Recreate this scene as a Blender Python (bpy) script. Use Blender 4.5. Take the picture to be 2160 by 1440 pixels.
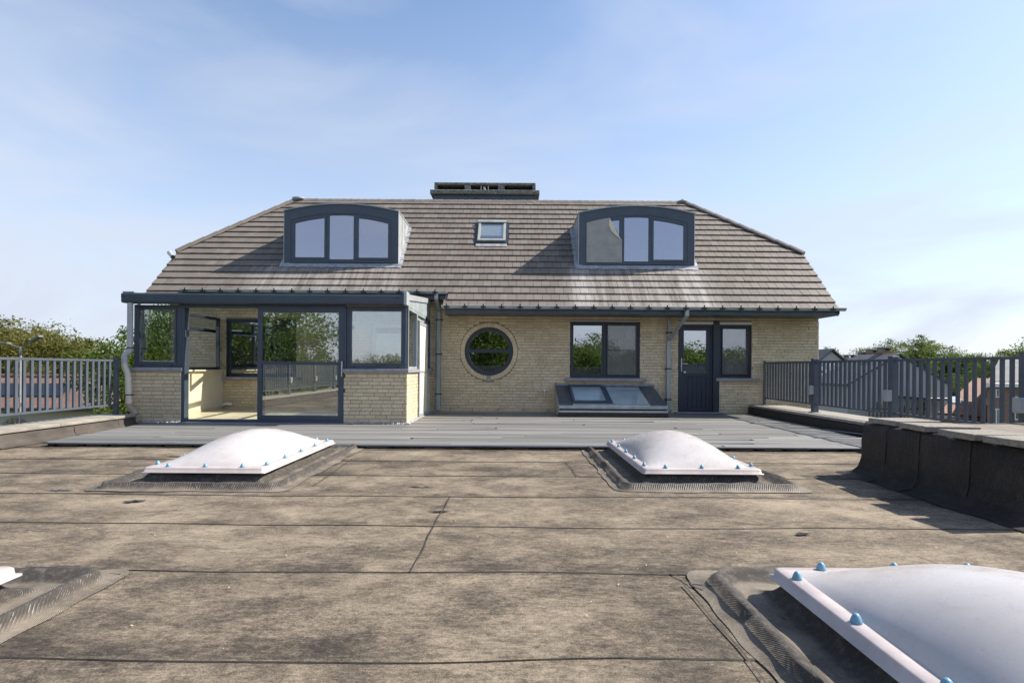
import bpy, bmesh, math, random
from mathutils import Vector, Matrix
R = math.radians
rnd = random.Random(7)
scn = bpy.context.scene
for _o in list(bpy.data.objects):
    bpy.data.objects.remove(_o, do_unlink=True)
col = scn.collection

# ------------------------------------------------------------------ camera
CAM_H = 1.19
cam_d = bpy.data.cameras.new("camera"); cam = bpy.data.objects.new("camera", cam_d); col.objects.link(cam)
cam.location = (0, 0, CAM_H); cam.rotation_euler = (R(90), R(-0.4), 0)
cam_d.sensor_width = 36; cam_d.lens = 18.83; cam_d.shift_y = 56 / 2160.0; cam_d.shift_x = 0.0
cam_d.clip_start = 0.05; cam_d.clip_end = 3000
scn.camera = cam
# ------------------------------------------------------------------ sky and sun
SUN = Vector((1.0, 0.13, 0.97)).normalized()
w = bpy.data.worlds.new("World"); scn.world = w; w.use_nodes = True
nt = w.node_tree; nt.nodes.clear()
N = nt.nodes.new
out = N("ShaderNodeOutputWorld"); bg = N("ShaderNodeBackground"); sky = N("ShaderNodeTexSky")
sky.sky_type = 'NISHITA'; sky.sun_disc = False
sky.sun_elevation = math.asin(SUN.z); sky.sun_rotation = math.atan2(SUN.x, SUN.y)
sky.altitude = 50; sky.air_density = 1.0; sky.dust_density = 0.7; sky.ozone_density = 1.7
bg.inputs['Strength'].default_value = 0.13
tc = N("ShaderNodeTexCoord"); mp = N("ShaderNodeMapping"); mp.inputs['Scale'].default_value = (1.1, 1.6, 4.2)
mp.inputs['Rotation'].default_value = (0.15, 0.42, 0.3); mp.inputs['Location'].default_value = (3.1, 1.0, 0.0)
n1 = N("ShaderNodeTexNoise"); n1.inputs['Scale'].default_value = 1.35; n1.inputs['Detail'].default_value = 7; n1.inputs['Roughness'].default_value = 0.52
n1.inputs['Distortion'].default_value = 0.7
rp = N("ShaderNodeValToRGB"); rp.color_ramp.elements[0].position = 0.43; rp.color_ramp.elements[1].position = 0.74
rp.color_ramp.elements[0].color = (0, 0, 0, 1); rp.color_ramp.elements[1].color = (1, 1, 1, 1)
sx = N("ShaderNodeSeparateXYZ"); hz = N("ShaderNodeMapRange")
hz.inputs['From Min'].default_value = 0.0; hz.inputs['From Max'].default_value = 0.62
hz.inputs['To Min'].default_value = 0.80; hz.inputs['To Max'].default_value = -0.05
ad = N("ShaderNodeMath"); ad.operation = 'MULTIPLY_ADD'; ad.inputs[1].default_value = 0.55; ad.use_clamp = True
mx = N("ShaderNodeMix"); mx.data_type = 'RGBA'
mx.inputs[7].default_value = (3.2, 3.48, 4.08, 1)
L = nt.links.new
L(tc.outputs['Generated'], mp.inputs['Vector']); L(mp.outputs[0], n1.inputs['Vector']); L(n1.outputs['Fac'], rp.inputs[0])
L(tc.outputs['Generated'], sx.inputs[0]); L(sx.outputs['Z'], hz.inputs['Value'])
L(rp.outputs[0], ad.inputs[0]); L(hz.outputs[0], ad.inputs[2])
L(ad.outputs[0], mx.inputs[0]); L(sky.outputs[0], mx.inputs[6]); L(mx.outputs[2], bg.inputs['Color']); L(bg.outputs[0], out.inputs['Surface'])
sd = bpy.data.lights.new("sun", 'SUN'); sun = bpy.data.objects.new("sun", sd); col.objects.link(sun)
sd.energy = 5.0; sd.angle = R(0.53); sd.color = (1.0, 0.93, 0.82)
sun.location = (40, 5, 40); sun.rotation_euler = SUN.to_track_quat('Z', 'Y').to_euler()
vs = scn.view_settings
vs.view_transform = 'Standard'; vs.look = 'None'; vs.gamma = 1; vs.exposure = 0.80; vs.use_curve_mapping = False
scn.render.engine = 'CYCLES'
scn.cycles.max_bounces = 8; scn.cycles.diffuse_bounces = 4; scn.cycles.glossy_bounces = 4; scn.cycles.transparent_max_bounces = 16
scn.cycles.caustics_reflective = False; scn.cycles.caustics_refractive = False

# ------------------------------------------------------------------ mesh helpers
class MB:
    def __init__(s): s.v = []; s.f = []; s.uv = None; s.sm = False
    def add(s, vs, fs):
        b = len(s.v); s.v += [tuple(p) for p in vs]; s.f += [tuple(i + b for i in f) for f in fs]; return s
    def box(s, x0, x1, y0, y1, z0, z1):
        return s.add([(x0,y0,z0),(x1,y0,z0),(x1,y1,z0),(x0,y1,z0),(x0,y0,z1),(x1,y0,z1),(x1,y1,z1),(x0,y1,z1)],
              [(0,3,2,1),(4,5,6,7),(0,1,5,4),(1,2,6,5),(2,3,7,6),(3,0,4,7)])
    def cbox(s, x0, x1, y0, y1, z0, z1, c=0.004):   # box with chamfered edges
        bm = bmesh.new(); bmesh.ops.create_cube(bm, size=1)
        bmesh.ops.scale(bm, vec=(x1-x0, y1-y0, z1-z0), verts=bm.verts)
        bmesh.ops.bevel(bm, geom=bm.edges[:], offset=c, segments=1, affect='EDGES')
        bmesh.ops.translate(bm, vec=((x0+x1)/2, (y0+y1)/2, (z0+z1)/2), verts=bm.verts)
        bm.verts.index_update()
        s.add([v.co for v in bm.verts], [[v.index for v in f.verts] for f in bm.faces]); bm.free(); return s
    def quad(s, a, b, c, d): return s.add([a, b, c, d], [(0, 1, 2, 3)])
    def poly(s, pts): return s.add(pts, [tuple(range(len(pts)))])
    def prism(s, pts, vec):                         # planar polygon pushed along vec
        n = len(pts); vec = Vector(vec)
        vs = [Vector(p) for p in pts] + [Vector(p) + vec for p in pts]
        fs = [tuple(range(n))[::-1], tuple(range(n, 2*n))] + [(i, (i+1) % n, n+(i+1) % n, n+i) for i in range(n)]
        return s.add(vs, fs)
    def band(s, x0, x1, lo, hi, y0, y1, n=16):      # solid between two curves z=lo(x), z=hi(x)
        vs = []; fs = []
        for i in range(n+1):
            x = x0 + (x1-x0)*i/n
            a = lo(x) if callable(lo) else lo; b = hi(x) if callable(hi) else hi
            vs += [(x,y0,a),(x,y0,b),(x,y1,b),(x,y1,a)]
        for i in range(n):
            p = 4*i; q = p+4
            for k in range(4): fs.append((p+k, q+k, q+(k+1) % 4, p+(k+1) % 4))
        fs += [(0,1,2,3), (4*n+3, 4*n+2, 4*n+1, 4*n)]
        return s.add(vs, fs)
    def tube(s, path, r, n=10, r1=None, caps=True):
        P = [Vector(p) for p in path]; rings = []
        m = len(P); up = None
        for i in range(m):
            d = ((P[min(i+1,m-1)] - P[i]).normalized() + (P[i] - P[max(i-1,0)]).normalized())
            d = d.normalized() if d.length > 1e-6 else Vector((0,0,1))
            if up is None:
                up = d.orthogonal().normalized()
            else:
                up = (up - d*up.dot(d)); up = up.normalized() if up.length > 1e-6 else d.orthogonal().normalized()
            sd_ = d.cross(up); rr = r if r1 is None else r + (r1-r)*i/max(1, m-1)
            rings.append([P[i] + (up*math.cos(2*math.pi*k/n) + sd_*math.sin(2*math.pi*k/n))*rr for k in range(n)])
        vs = [p for ring in rings for p in ring]; fs = []
        for i in range(m-1):
            for k in range(n): fs.append((i*n+k, i*n+(k+1) % n, (i+1)*n+(k+1) % n, (i+1)*n+k))
        if caps: fs += [tuple(range(n))[::-1], tuple(range((m-1)*n, m*n))]
        return s.add(vs, fs)
    def lathe(s, prof, n=12, c=(0,0,0)):            # prof: list of (r,z) bottom to top
        vs = []; fs = []
        for r, z in prof:
            for k in range(n): vs.append((c[0]+r*math.cos(2*math.pi*k/n), c[1]+r*math.sin(2*math.pi*k/n), c[2]+z))
        for i in range(len(prof)-1):
            for k in range(n): fs.append((i*n+k, i*n+(k+1) % n, (i+1)*n+(k+1) % n, (i+1)*n+k))
        fs += [tuple(range(n))[::-1], tuple(range((len(prof)-1)*n, len(prof)*n))]
        return s.add(vs, fs)
    def frame(s, x0, x1, z0, z1, t, y0, y1, tb=None, tt=None):   # rectangular ring in the XZ plane (one connected piece)
        tb = t if tb is None else tb; tt = t if tt is None else tt
        o = [(x0,z0),(x1,z0),(x1,z1),(x0,z1)]; i = [(x0+t,z0+tb),(x1-t,z0+tb),(x1-t,z1-tt),(x0+t,z1-tt)]
        vs = [(a,y0,b) for a,b in o] + [(a,y0,b) for a,b in i] + [(a,y1,b) for a,b in o] + [(a,y1,b) for a,b in i]
        fs = []
        for k in range(4):
            m = (k+1) % 4
            fs += [(k,m,4+m,4+k), (8+m,8+k,12+k,12+m), (m,k,8+k,8+m), (4+k,4+m,12+m,12+k)]
        return s.add(vs, fs)
    def frame_yz(s, y0, y1, z0, z1, t, x0, x1):
        b = MB().frame(y0, y1, z0, z1, t, x0, x1)
        return s.add([(q, p, r) for p, q, r in b.v], [f[::-1] for f in b.f])
    def mesh(s, name, m=None):
        me = bpy.data.meshes.new(name); me.from_pydata(s.v, [], s.f); me.update()
        if s.uv:
            ul = me.uv_layers.new(name="UVMap")
            for lp in me.loops: ul.data[lp.index].uv = s.uv[lp.vertex_index]
        if s.sm: me.polygons.foreach_set("use_smooth", [True]*len(me.polygons))
        if m: me.materials.append(m)
        return me
OFF = {}
def woff(o): return OFF.get(o.name, Vector((0,0,0))) if o else Vector((0,0,0))
def link(o, parent=None, at=None):
    col.objects.link(o)
    wl = Vector(at) if at is not None else Vector((0,0,0))
    if parent: o.parent = parent
    o.location = wl - woff(parent); OFF[o.name] = wl
    return o
def build(mb, name, m, parent=None, at=None):       # vertices in world coordinates unless at= is given
    o = bpy.data.objects.new(name, mb.mesh(name, m) if isinstance(mb, MB) else mb)
    return link(o, parent, at)
def smooth(o, ang=None):
    o.data.polygons.foreach_set("use_smooth", [True]*len(o.data.polygons))
    if ang is not None:
        try: o.data.set_sharp_from_angle(angle=R(ang))
        except Exception: pass
    return o
def thing(name, at, label, cat, group=None, parent=None):
    o = bpy.data.objects.new(name, None); o.empty_display_size = 0.2; link(o, parent, at)
    if label: o["label"] = label
    if cat: o["category"] = cat
    if group: o["group"] = group
    return o
def holder(name, parent, at=(0,0,0), label=None):
    o = bpy.data.objects.new(name, None); link(o, parent, at)
    if label: o["label"] = label
    return o
def tag(o, label=None, cat=None, group=None, kind=None):
    for k, v in (("label",label),("category",cat),("group",group),("kind",kind)):
        if v: o[k] = v
    return o
def copy_tree(o, parent=None):
    c = o.copy(); col.objects.link(c); c.parent = parent
    if parent is not None: c.matrix_parent_inverse = o.matrix_parent_inverse
    for ch in list(o.children): copy_tree(ch, c)
    return c

# ------------------------------------------------------------------ materials
def newmat(name):
    m = bpy.data.materials.new(name); m.use_nodes = True
    t = m.node_tree; return m, t, t.nodes["Principled BSDF"]
def nd(t, typ, **kw):
    n = t.nodes.new(typ)
    for k, v in kw.items():
        if k in n.inputs: n.inputs[k].default_value = v
        else: setattr(n, k, v)
    return n
def ramp(t, src, stops):
    r = t.nodes.new("ShaderNodeValToRGB"); e = r.color_ramp.elements
    while len(e) < len(stops): e.new(0.5)
    for i, (p, c) in enumerate(stops):
        e[i].position = p; e[i].color = (c[0], c[1], c[2], 1) if hasattr(c, '__len__') else (c, c, c, 1)
    t.links.new(src, r.inputs[0]); return r.outputs[0]
def noise(t, vec, scale, detail=4, rough=0.55, dist=0.0, stretch=None):
    if stretch:
        mp_ = t.nodes.new("ShaderNodeMapping"); mp_.inputs['Scale'].default_value = stretch; t.links.new(vec, mp_.inputs['Vector']); vec = mp_.outputs[0]
    n = t.nodes.new("ShaderNodeTexNoise"); n.inputs['Scale'].default_value = scale; n.inputs['Detail'].default_value = detail
    n.inputs['Roughness'].default_value = rough; n.inputs['Distortion'].default_value = dist
    t.links.new(vec, n.inputs['Vector']); return n.outputs['Fac']
def mixc(t, fac, a, b, mode='MIX'):
    m = t.nodes.new("ShaderNodeMix"); m.data_type = 'RGBA'; m.blend_type = mode
    for inp, v in ((m.inputs[0], fac), (m.inputs[6], a), (m.inputs[7], b)):
        if hasattr(v, 'node'): t.links.new(v, inp)
        else: inp.default_value = v if not hasattr(v, '__len__') else (v[0], v[1], v[2], 1)
    return m.outputs[2]
def mth(t, op, a, b=None, c=None, clamp=False):
    m = t.nodes.new("ShaderNodeMath"); m.operation = op; m.use_clamp = clamp
    for i, v in enumerate((a, b, c)):
        if v is None: continue
        if hasattr(v, 'node'): t.links.new(v, m.inputs[i])
        else: m.inputs[i].default_value = v
    return m.outputs[0]
def pos(t): return t.nodes.new("ShaderNodeNewGeometry").outputs['Position']
def rand_id(t):
    a = t.nodes.new("ShaderNodeObjectInfo").outputs['Random']; b = t.nodes.new("ShaderNodeNewGeometry").outputs['Random Per Island']
    return mth(t, 'FRACT', mth(t, 'ADD', a, b))
def bump(t, p, h, strength=0.3, dist=0.01):
    b = t.nodes.new("ShaderNodeBump"); b.inputs['Strength'].default_value = strength; b.inputs['Distance'].default_value = dist
    t.links.new(h, b.inputs['Height']); t.links.new(b.outputs[0], p.inputs['Normal'])
def plain(name, c, rough=0.5, metal=0.0, var=0.15, scale=6, stretch=None, bmp=0.0, spec=0.5):
    m, t, p = newmat(name); P = pos(t)
    f = noise(t, P, scale, 5, 0.6, 0.2, stretch)
    lo = [x*(1-var) for x in c]; hi = [min(1, x*(1+var)) for x in c]
    t.links.new(ramp(t, f, [(0.3, lo), (0.7, hi)]), p.inputs['Base Color'])
    p.inputs['Metallic'].default_value = metal; p.inputs['Specular IOR Level'].default_value = spec
    t.links.new(ramp(t, noise(t, P, scale*2.3, 4), [(0.3, max(0, rough-0.08)), (0.7, min(1, rough+0.08))]), p.inputs['Roughness'])
    if bmp: bump(t, p, noise(t, P, scale*8, 4), bmp, 0.004)
    return m
M = {}
M['anthracite'] = plain('anthracite_aluminium', (0.050, 0.068, 0.095), 0.36, 0, 0.12, 3)
M['rail'] = plain('chalky_blue_grey_paint', (0.078, 0.094, 0.118), 0.45, 0, 0.14, 4)
M['dark_pvc'] = plain('dark_blue_black_frame', (0.024, 0.033, 0.050), 0.38, 0, 0.12, 3)
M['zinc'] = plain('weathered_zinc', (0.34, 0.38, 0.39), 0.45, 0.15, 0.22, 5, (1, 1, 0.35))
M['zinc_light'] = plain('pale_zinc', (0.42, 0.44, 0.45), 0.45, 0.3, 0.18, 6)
M['lead'] = plain('lead_flashing', (0.33, 0.34, 0.36), 0.55, 0.2, 0.3, 9, None, 0.5)
M['black_iron'] = plain('black_bracket', (0.015, 0.016, 0.018), 0.5)
M['pvc_grey'] = plain('grey_pvc_pipe', (0.42, 0.43, 0.44), 0.4, 0, 0.1, 4)
M['pvc_cream'] = plain('cream_pvc_pipe', (0.62, 0.56, 0.46), 0.4, 0, 0.1, 4)
M['pvc_brown'] = plain('tan_pvc_elbow', (0.36, 0.27, 0.20), 0.45, 0, 0.1, 4)
M['bluestone'] = plain('bluestone', (0.27, 0.27, 0.29), 0.6, 0, 0.2, 8, None, 0.3)
M['concrete'] = plain('concrete_coping', (0.27, 0.245, 0.21), 0.85, 0, 0.25, 5, None, 0.5)
M['plaster'] = plain('cream_plaster', (0.72, 0.66, 0.50), 0.8, 0, 0.06, 3)
M['white'] = plain('white_paint', (0.80, 0.79, 0.76), 0.6, 0, 0.05, 3)
M['room'] = plain('pale_room_paint', (0.62, 0.58, 0.50), 0.8, 0, 0.06, 2)
M['floor'] = plain('cream_floor_tiles', (0.62, 0.55, 0.38), 0.35, 0, 0.1, 2)
M['steel'] = plain('brushed_steel', (0.6, 0.6, 0.6), 0.3, 1.0, 0.05, 8)
M['screen'] = plain('grey_insect_screen', (0.20, 0.20, 0.20), 0.8, 0, 0.1, 30)
def glass(name, tint=(0.85,0.9,0.9), refl=0.4, rcol=(0.95,0.96,1.0), rough=0.0):
    m = bpy.data.materials.new(name); m.use_nodes = True; t = m.node_tree; t.nodes.clear()
    o = t.nodes.new("ShaderNodeOutputMaterial"); tr = t.nodes.new("ShaderNodeBsdfTransparent"); gl = t.nodes.new("ShaderNodeBsdfGlossy")
    tr.inputs[0].default_value = (*tint, 1); gl.inputs[0].default_value = (*rcol, 1); gl.inputs['Roughness'].default_value = rough
    lw = t.nodes.new("ShaderNodeLayerWeight"); lw.inputs['Blend'].default_value = 0.5
    # pane unevenness
    b = t.nodes.new("ShaderNodeBump"); b.inputs['Strength'].default_value = 0.02; b.inputs['Distance'].default_value = 0.02
    t.links.new(noise(t, pos(t), 1.3, 2), b.inputs['Height']); t.links.new(b.outputs[0], gl.inputs['Normal'])
    fac = mth(t, 'MULTIPLY_ADD', mth(t, 'POWER', lw.outputs['Facing'], 4.0), 0.8, refl, clamp=True)
    mx_ = t.nodes.new("ShaderNodeMixShader"); t.links.new(fac, mx_.inputs[0]); t.links.new(tr.outputs[0], mx_.inputs[1]); t.links.new(gl.outputs[0], mx_.inputs[2])
    t.links.new(mx_.outputs[0], o.inputs[0]); return m
M['glass'] = glass('window_glass', (0.82,0.86,0.86), 0.42)
M['glass_clear'] = glass('conservatory_glass', (0.88,0.91,0.88), 0.30)
M['glass_roof'] = glass('roof_glazing', (0.92,0.94,0.93), 0.05)
M['glass_dormer'] = glass('dormer_glass', (0.74,0.76,0.84), 0.30, (0.88,0.90,1.0))
def sky_glass():
    m, t, p = newmat('sky_pale_skylight_glass'); p.inputs['Roughness'].default_value = .06; p.inputs['Specular IOR Level'].default_value = .9
    t.links.new(ramp(t, noise(t, pos(t), 1.2, 3), [(.3, (.30,.38,.40)), (.7, (.42,.50,.51))]), p.inputs['Base Color']); return m  # pale base colour paints in the sky mirrored by the panes
M['glass_sky'] = sky_glass()
def fabric(name, c, alpha):
    m = bpy.data.materials.new(name); m.use_nodes = True; t = m.node_tree; t.nodes.clear()
    o = t.nodes.new("ShaderNodeOutputMaterial"); d = t.nodes.new("ShaderNodeBsdfDiffuse"); tr = t.nodes.new("ShaderNodeBsdfTransparent"); x = t.nodes.new("ShaderNodeMixShader")
    t.links.new(ramp(t, noise(t, pos(t), 5, 5, .6), [(0.3, [v*.85 for v in c]), (0.7, [min(1, v*1.1) for v in c])]), d.inputs[0]); x.inputs[0].default_value = alpha
    t.links.new(tr.outputs[0], x.inputs[1]); t.links.new(d.outputs[0], x.inputs[2]); t.links.new(x.outputs[0], o.inputs[0]); return m
def membrane():
    m, t, p = newmat('weathered_bitumen_membrane'); P = pos(t)
    xyz = t.nodes.new("ShaderNodeSeparateXYZ"); t.links.new(P, xyz.inputs[0])
    big = noise(t, P, 0.55, 9, 0.68, 0.25, (1.0, 1.25, 1)); mid = noise(t, P, 2.7, 9, 0.74, 0.3, (0.75, 1.15, 1)); fine = noise(t, P, 26, 6, 0.78, 0, (0.45, 1.2, 1)); grit = noise(t, P, 150, 3, 0.8)
    # dust lies thicker on one side of each lap (rolls are 0.92 m apart)
    ph = mth(t, 'FRACT', mth(t, 'DIVIDE', mth(t, 'ADD', mth(t, 'SUBTRACT', xyz.outputs[1], 2.17-9.2), mth(t, 'MULTIPLY', mth(t, 'SUBTRACT', mid, .5), .22)), 0.92))
    lap = mth(t, 'MULTIPLY', ramp(t, ph, [(0.0, 1.0), (0.10, .75), (0.20, 0.0), (.97, 0.0)]), ramp(t, noise(t, P, .9, 4, .6, 0, (1, .3, 1)), [(.42, 0.0), (.6, 1.0)]))
    s = mth(t, 'ADD', mth(t, 'MULTIPLY', big, 0.52), mth(t, 'MULTIPLY', mid, 0.48))
    s = mth(t, 'ADD', s, mth(t, 'MULTIPLY', mth(t, 'SUBTRACT', fine, 0.5), 0.42))
    s = mth(t, 'ADD', s, mth(t, 'MULTIPLY', mth(t, 'SUBTRACT', grit, 0.5), 0.42))
    s = mth(t, 'ADD', s, mth(t, 'MULTIPLY', mth(t, 'SUBTRACT', noise(t, P, 58, 4, .75, 0.2, (.8, 1, 1)), 0.5), 0.30))
    s = mth(t, 'SUBTRACT', s, mth(t, 'MULTIPLY', lap, 0.085))
    s = mth(t, 'ADD', s, mth(t, 'MULTIPLY', mth(t, 'SUBTRACT', t.nodes.new("ShaderNodeObjectInfo").outputs['Random'], .5), .05))
    c = ramp(t, s, [(0.34, (0.036,0.030,0.025)), (0.43, (0.083,0.068,0.053)), (0.50, (0.145,0.119,0.090)), (0.57, (0.220,0.180,0.133)), (0.68, (0.315,0.260,0.192))])
    # fine parallel ribs running along the rolls, showing only where the dust is thin
    wv = t.nodes.new("ShaderNodeTexWave"); wv.wave_type = 'BANDS'; wv.bands_direction = 'Y'; wv.inputs['Scale'].default_value = 19; wv.inputs['Distortion'].default_value = 2.0
    wv.inputs['Detail'].default_value = 3; wv.inputs['Detail Scale'].default_value = 2.0; t.links.new(P, wv.inputs['Vector'])
    c = mixc(t, mth(t, 'MULTIPLY', ramp(t, wv.outputs['Fac'], [(0.2, 0.0), (0.9, 1.0)]), ramp(t, mid, [(0.40, 0.22), (0.55, 0.0)])), c, (0.05,0.045,0.040))
    sc_ = noise(t, P, 17, 6, 0.8, 0.3, (0.7, 2.2, 1))                     # pale scratches and lime specks
    c = mixc(t, mth(t, 'MULTIPLY', ramp(t, sc_, [(0.66, 0.0), (0.70, 1.0)]), ramp(t, noise(t, P, 1.7, 4), [(0.46, 0.0), (0.58, 0.75)])), c, (0.50,0.47,0.42))
    bl = noise(t, P, 2.1, 3, .55, 1.2); c = mixc(t, mth(t, 'MULTIPLY', ramp(t, bl, [(.655, 0.0), (.69, .55)]), .8), c, (.045,.039,.034))   # old puddle stains
    t.links.new(c, p.inputs['Base Color']); p.inputs['Roughness'].default_value = 0.85; p.inputs['Specular IOR Level'].default_value = 0.2
    h = mth(t, 'ADD', mth(t, 'MULTIPLY', wv.outputs['Fac'], 0.15), mth(t, 'ADD', fine, mth(t, 'MULTIPLY', grit, 0.8)))
    bump(t, p, h, 0.5, 0.006); return m
M['membrane'] = membrane()
def ribbed(name, dark, light, lo=0.45, hi=0.72, stk=0.55, bands=True):
    m, t, p = newmat(name); uv = t.nodes.new("ShaderNodeUVMap"); uv.uv_map = "UVMap"; U = uv.outputs[0]; P = pos(t)
    wv = t.nodes.new("ShaderNodeTexWave"); wv.bands_direction = 'X'; wv.inputs['Scale'].default_value = 15; wv.inputs['Distortion'].default_value = 2.6; wv.inputs['Detail'].default_value = 3
    t.links.new(U, wv.inputs['Vector'])
    f = noise(t, P, 2.6, 5, 0.62, 0.5); g = noise(t, P, 60, 4, 0.7)
    dust = ramp(t, mth(t, 'ADD', f, mth(t, 'MULTIPLY', mth(t, 'SUBTRACT', g, 0.5), 0.3)), [(lo, 0.0), (hi, 1.0)])
    if bands:                                             # the steep curb and the welt are darker, the flats between them dusty
        vv = t.nodes.new("ShaderNodeSeparateXYZ"); t.links.new(U, vv.inputs[0]); v_ = mth(t, 'ADD', vv.outputs[1], mth(t, 'MULTIPLY', mth(t, 'SUBTRACT', f, .5), .05))
        bd = ramp(t, v_, [(0.0, 0.1), (.17, .1), (.205, 1.0), (.28, 1.0), (.305, .12), (.44, .12), (.475, .9), (.53, 1.0)])
        dust = mth(t, 'MULTIPLY', bd, mth(t, 'MULTIPLY_ADD', dust, .7, .3))
    c = mixc(t, dust, dark, light)
    st = mth(t, 'MULTIPLY', ramp(t, wv.outputs['Fac'], [(0.78, 0.0), (0.98, 1.0)]), ramp(t, noise(t, P, 26, 4, 0.7), [(0.48, 0.0), (0.66, stk)]))
    c = mixc(t, st, c, (0.36, 0.34, 0.31))
    t.links.new(c, p.inputs['Base Color']); p.inputs['Roughness'].default_value = 0.6; p.inputs['Specular IOR Level'].default_value = 0.35
    bump(t, p, mth(t, 'ADD', wv.outputs['Fac'], mth(t, 'MULTIPLY', g, 0.5)), 0.5, 0.008); return m
M['flash'] = ribbed('dusty_ribbed_flashing', (0.048,0.042,0.037), (0.205,0.172,0.133), 0.36, 0.60, 0.8)
M['flash_black'] = ribbed('black_ribbed_bitumen', (0.015,0.013,0.012), (0.050,0.042,0.036), 0.45, 0.85, 0.16, False)
M['bitumen'] = plain('black_bitumen', (0.022,0.020,0.018), 0.55, 0, 0.3, 9, None, 0.6)
M['bitumen_brown'] = plain('dusty_bitumen_upstand', (0.060,0.049,0.041), 0.75, 0, 0.45, 2.5, (1,1,2), 0.5)
M['puddle'] = plain('damp_patch', (0.030,0.030,0.036), 0.12, 0, 0.2, 8)
def brick(name, cs, mortar=False):
    m, t, p = newmat(name); P = pos(t); r = rand_id(t)
    c = ramp(t, r, [(0.0, cs[0]), (0.5, cs[1]), (1.0, cs[2])])
    f = noise(t, P, 30, 5, 0.7); c = mixc(t, ramp(t, f, [(0.35, 0.35), (0.65, 0.0)]), c, [x*0.55 for x in cs[0]])
    g = noise(t, P, 0.9, 5, 0.6, 0.4); c = mixc(t, ramp(t, g, [(0.45, 0.0), (0.75, 0.30)]), c, (0.27, 0.235, 0.19))
    t.links.new(c, p.inputs['Base Color']); p.inputs['Roughness'].default_value = 0.85
    bump(t, p, mth(t, 'ADD', f, noise(t, P, 90, 3)), 0.6, 0.006); return m
M['brick'] = brick('buff_brick', ((0.63,0.515,0.335),(0.72,0.595,0.40),(0.78,0.65,0.455)))
M['mortar'] = plain('buff_mortar', (0.33,0.28,0.205), 0.9, 0, 0.2, 14, None, 0.6)
def tilemat():
    m, t, p = newmat('grey_brown_concrete_tile'); P = pos(t); r = rand_id(t)
    c = ramp(t, r, [(0.0, (0.142,0.120,0.102)), (0.5, (0.162,0.138,0.118)), (1.0, (0.184,0.158,0.136))])
    f = noise(t, P, 55, 4, 0.7); c = mixc(t, ramp(t, f, [(0.3, 0.25), (0.6, 0.0)]), c, (0.08,0.066,0.058))
    xyz = t.nodes.new("ShaderNodeSeparateXYZ"); t.links.new(P, xyz.inputs[0]); X = xyz.outputs[0]; Z = xyz.outputs[2]
    # lime washed down from the dormers
    def rng(v, a, b, e): return mth(t, 'MULTIPLY', ramp(t, mth(t, 'MULTIPLY_ADD', v, 1/(2*e), 0.5 - a/(2*e), clamp=True), [(0,0.0),(1,1.0)]),
                                    ramp(t, mth(t, 'MULTIPLY_ADD', v, 1/(2*e), 0.5 - b/(2*e), clamp=True), [(0,1.0),(1,0.0)]))
    area = mth(t, 'MAXIMUM', rng(X, -6.6, -2.7, 0.35), rng(X, 1.45, 4.95, 0.25))
    area = mth(t, 'MULTIPLY', area, ramp(t, mth(t, 'MULTIPLY_ADD', Z, 1/0.1, -3.77/0.1, clamp=True), [(0,1.0),(1,0.0)]))
    stz = noise(t, P, 5.5, 5, 0.75, 0.0, (1.0, 0.0, 0.10))
    hard = mth(t, 'MAXIMUM', rng(X, 1.50, 1.95, 0.12), rng(X, 4.35, 4.85, 0.2))
    wash = mth(t, 'MULTIPLY', area, mth(t, 'MULTIPLY', ramp(t, mth(t, 'MULTIPLY_ADD', hard, 0.16, stz), [(0.40, 0.0), (0.74, 1.0)]), 0.62))
    c = mixc(t, wash, c, (0.50,0.47,0.44))
    l = noise(t, P, 3.1, 6, 0.7, 0.5); lz = mth(t, 'MULTIPLY', ramp(t, l, [(0.56, 0.0), (0.68, 0.55)]), ramp(t, noise(t, P, 45, 3), [(0.4, 0.0), (0.6, 1.0)]))
    c = mixc(t, lz, c, (0.34,0.28,0.20))
    t.links.new(c, p.inputs['Base Color']); p.inputs['Roughness'].default_value = 0.72
    bump(t, p, f, 0.35, 0.004); return m
M['tile'] = tilemat()
def deckmat():
    m, t, p = newmat('grey_composite_decking'); P = pos(t); r = rand_id(t)
    c = ramp(t, r, [(0.0, (0.125,0.125,0.121)), (0.5, (0.185,0.182,0.175)), (1.0, (0.25,0.243,0.23))])
    f = noise(t, P, 3.0, 6, 0.7, 0.2, (0.35, 9, 1)); c = mixc(t, ramp(t, f, [(0.42, 0.0), (0.68, 0.6)]), c, (0.10,0.098,0.094))
    wv = t.nodes.new("ShaderNodeTexWave"); wv.bands_direction = 'Y'; wv.inputs['Scale'].default_value = 22; t.links.new(P, wv.inputs['Vector'])
    t.links.new(c, p.inputs['Base Color']); p.inputs['Roughness'].default_value = 0.6
    bump(t, p, wv.outputs['Fac'], 0.35, 0.004); return m
M['deck'] = deckmat()
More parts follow.
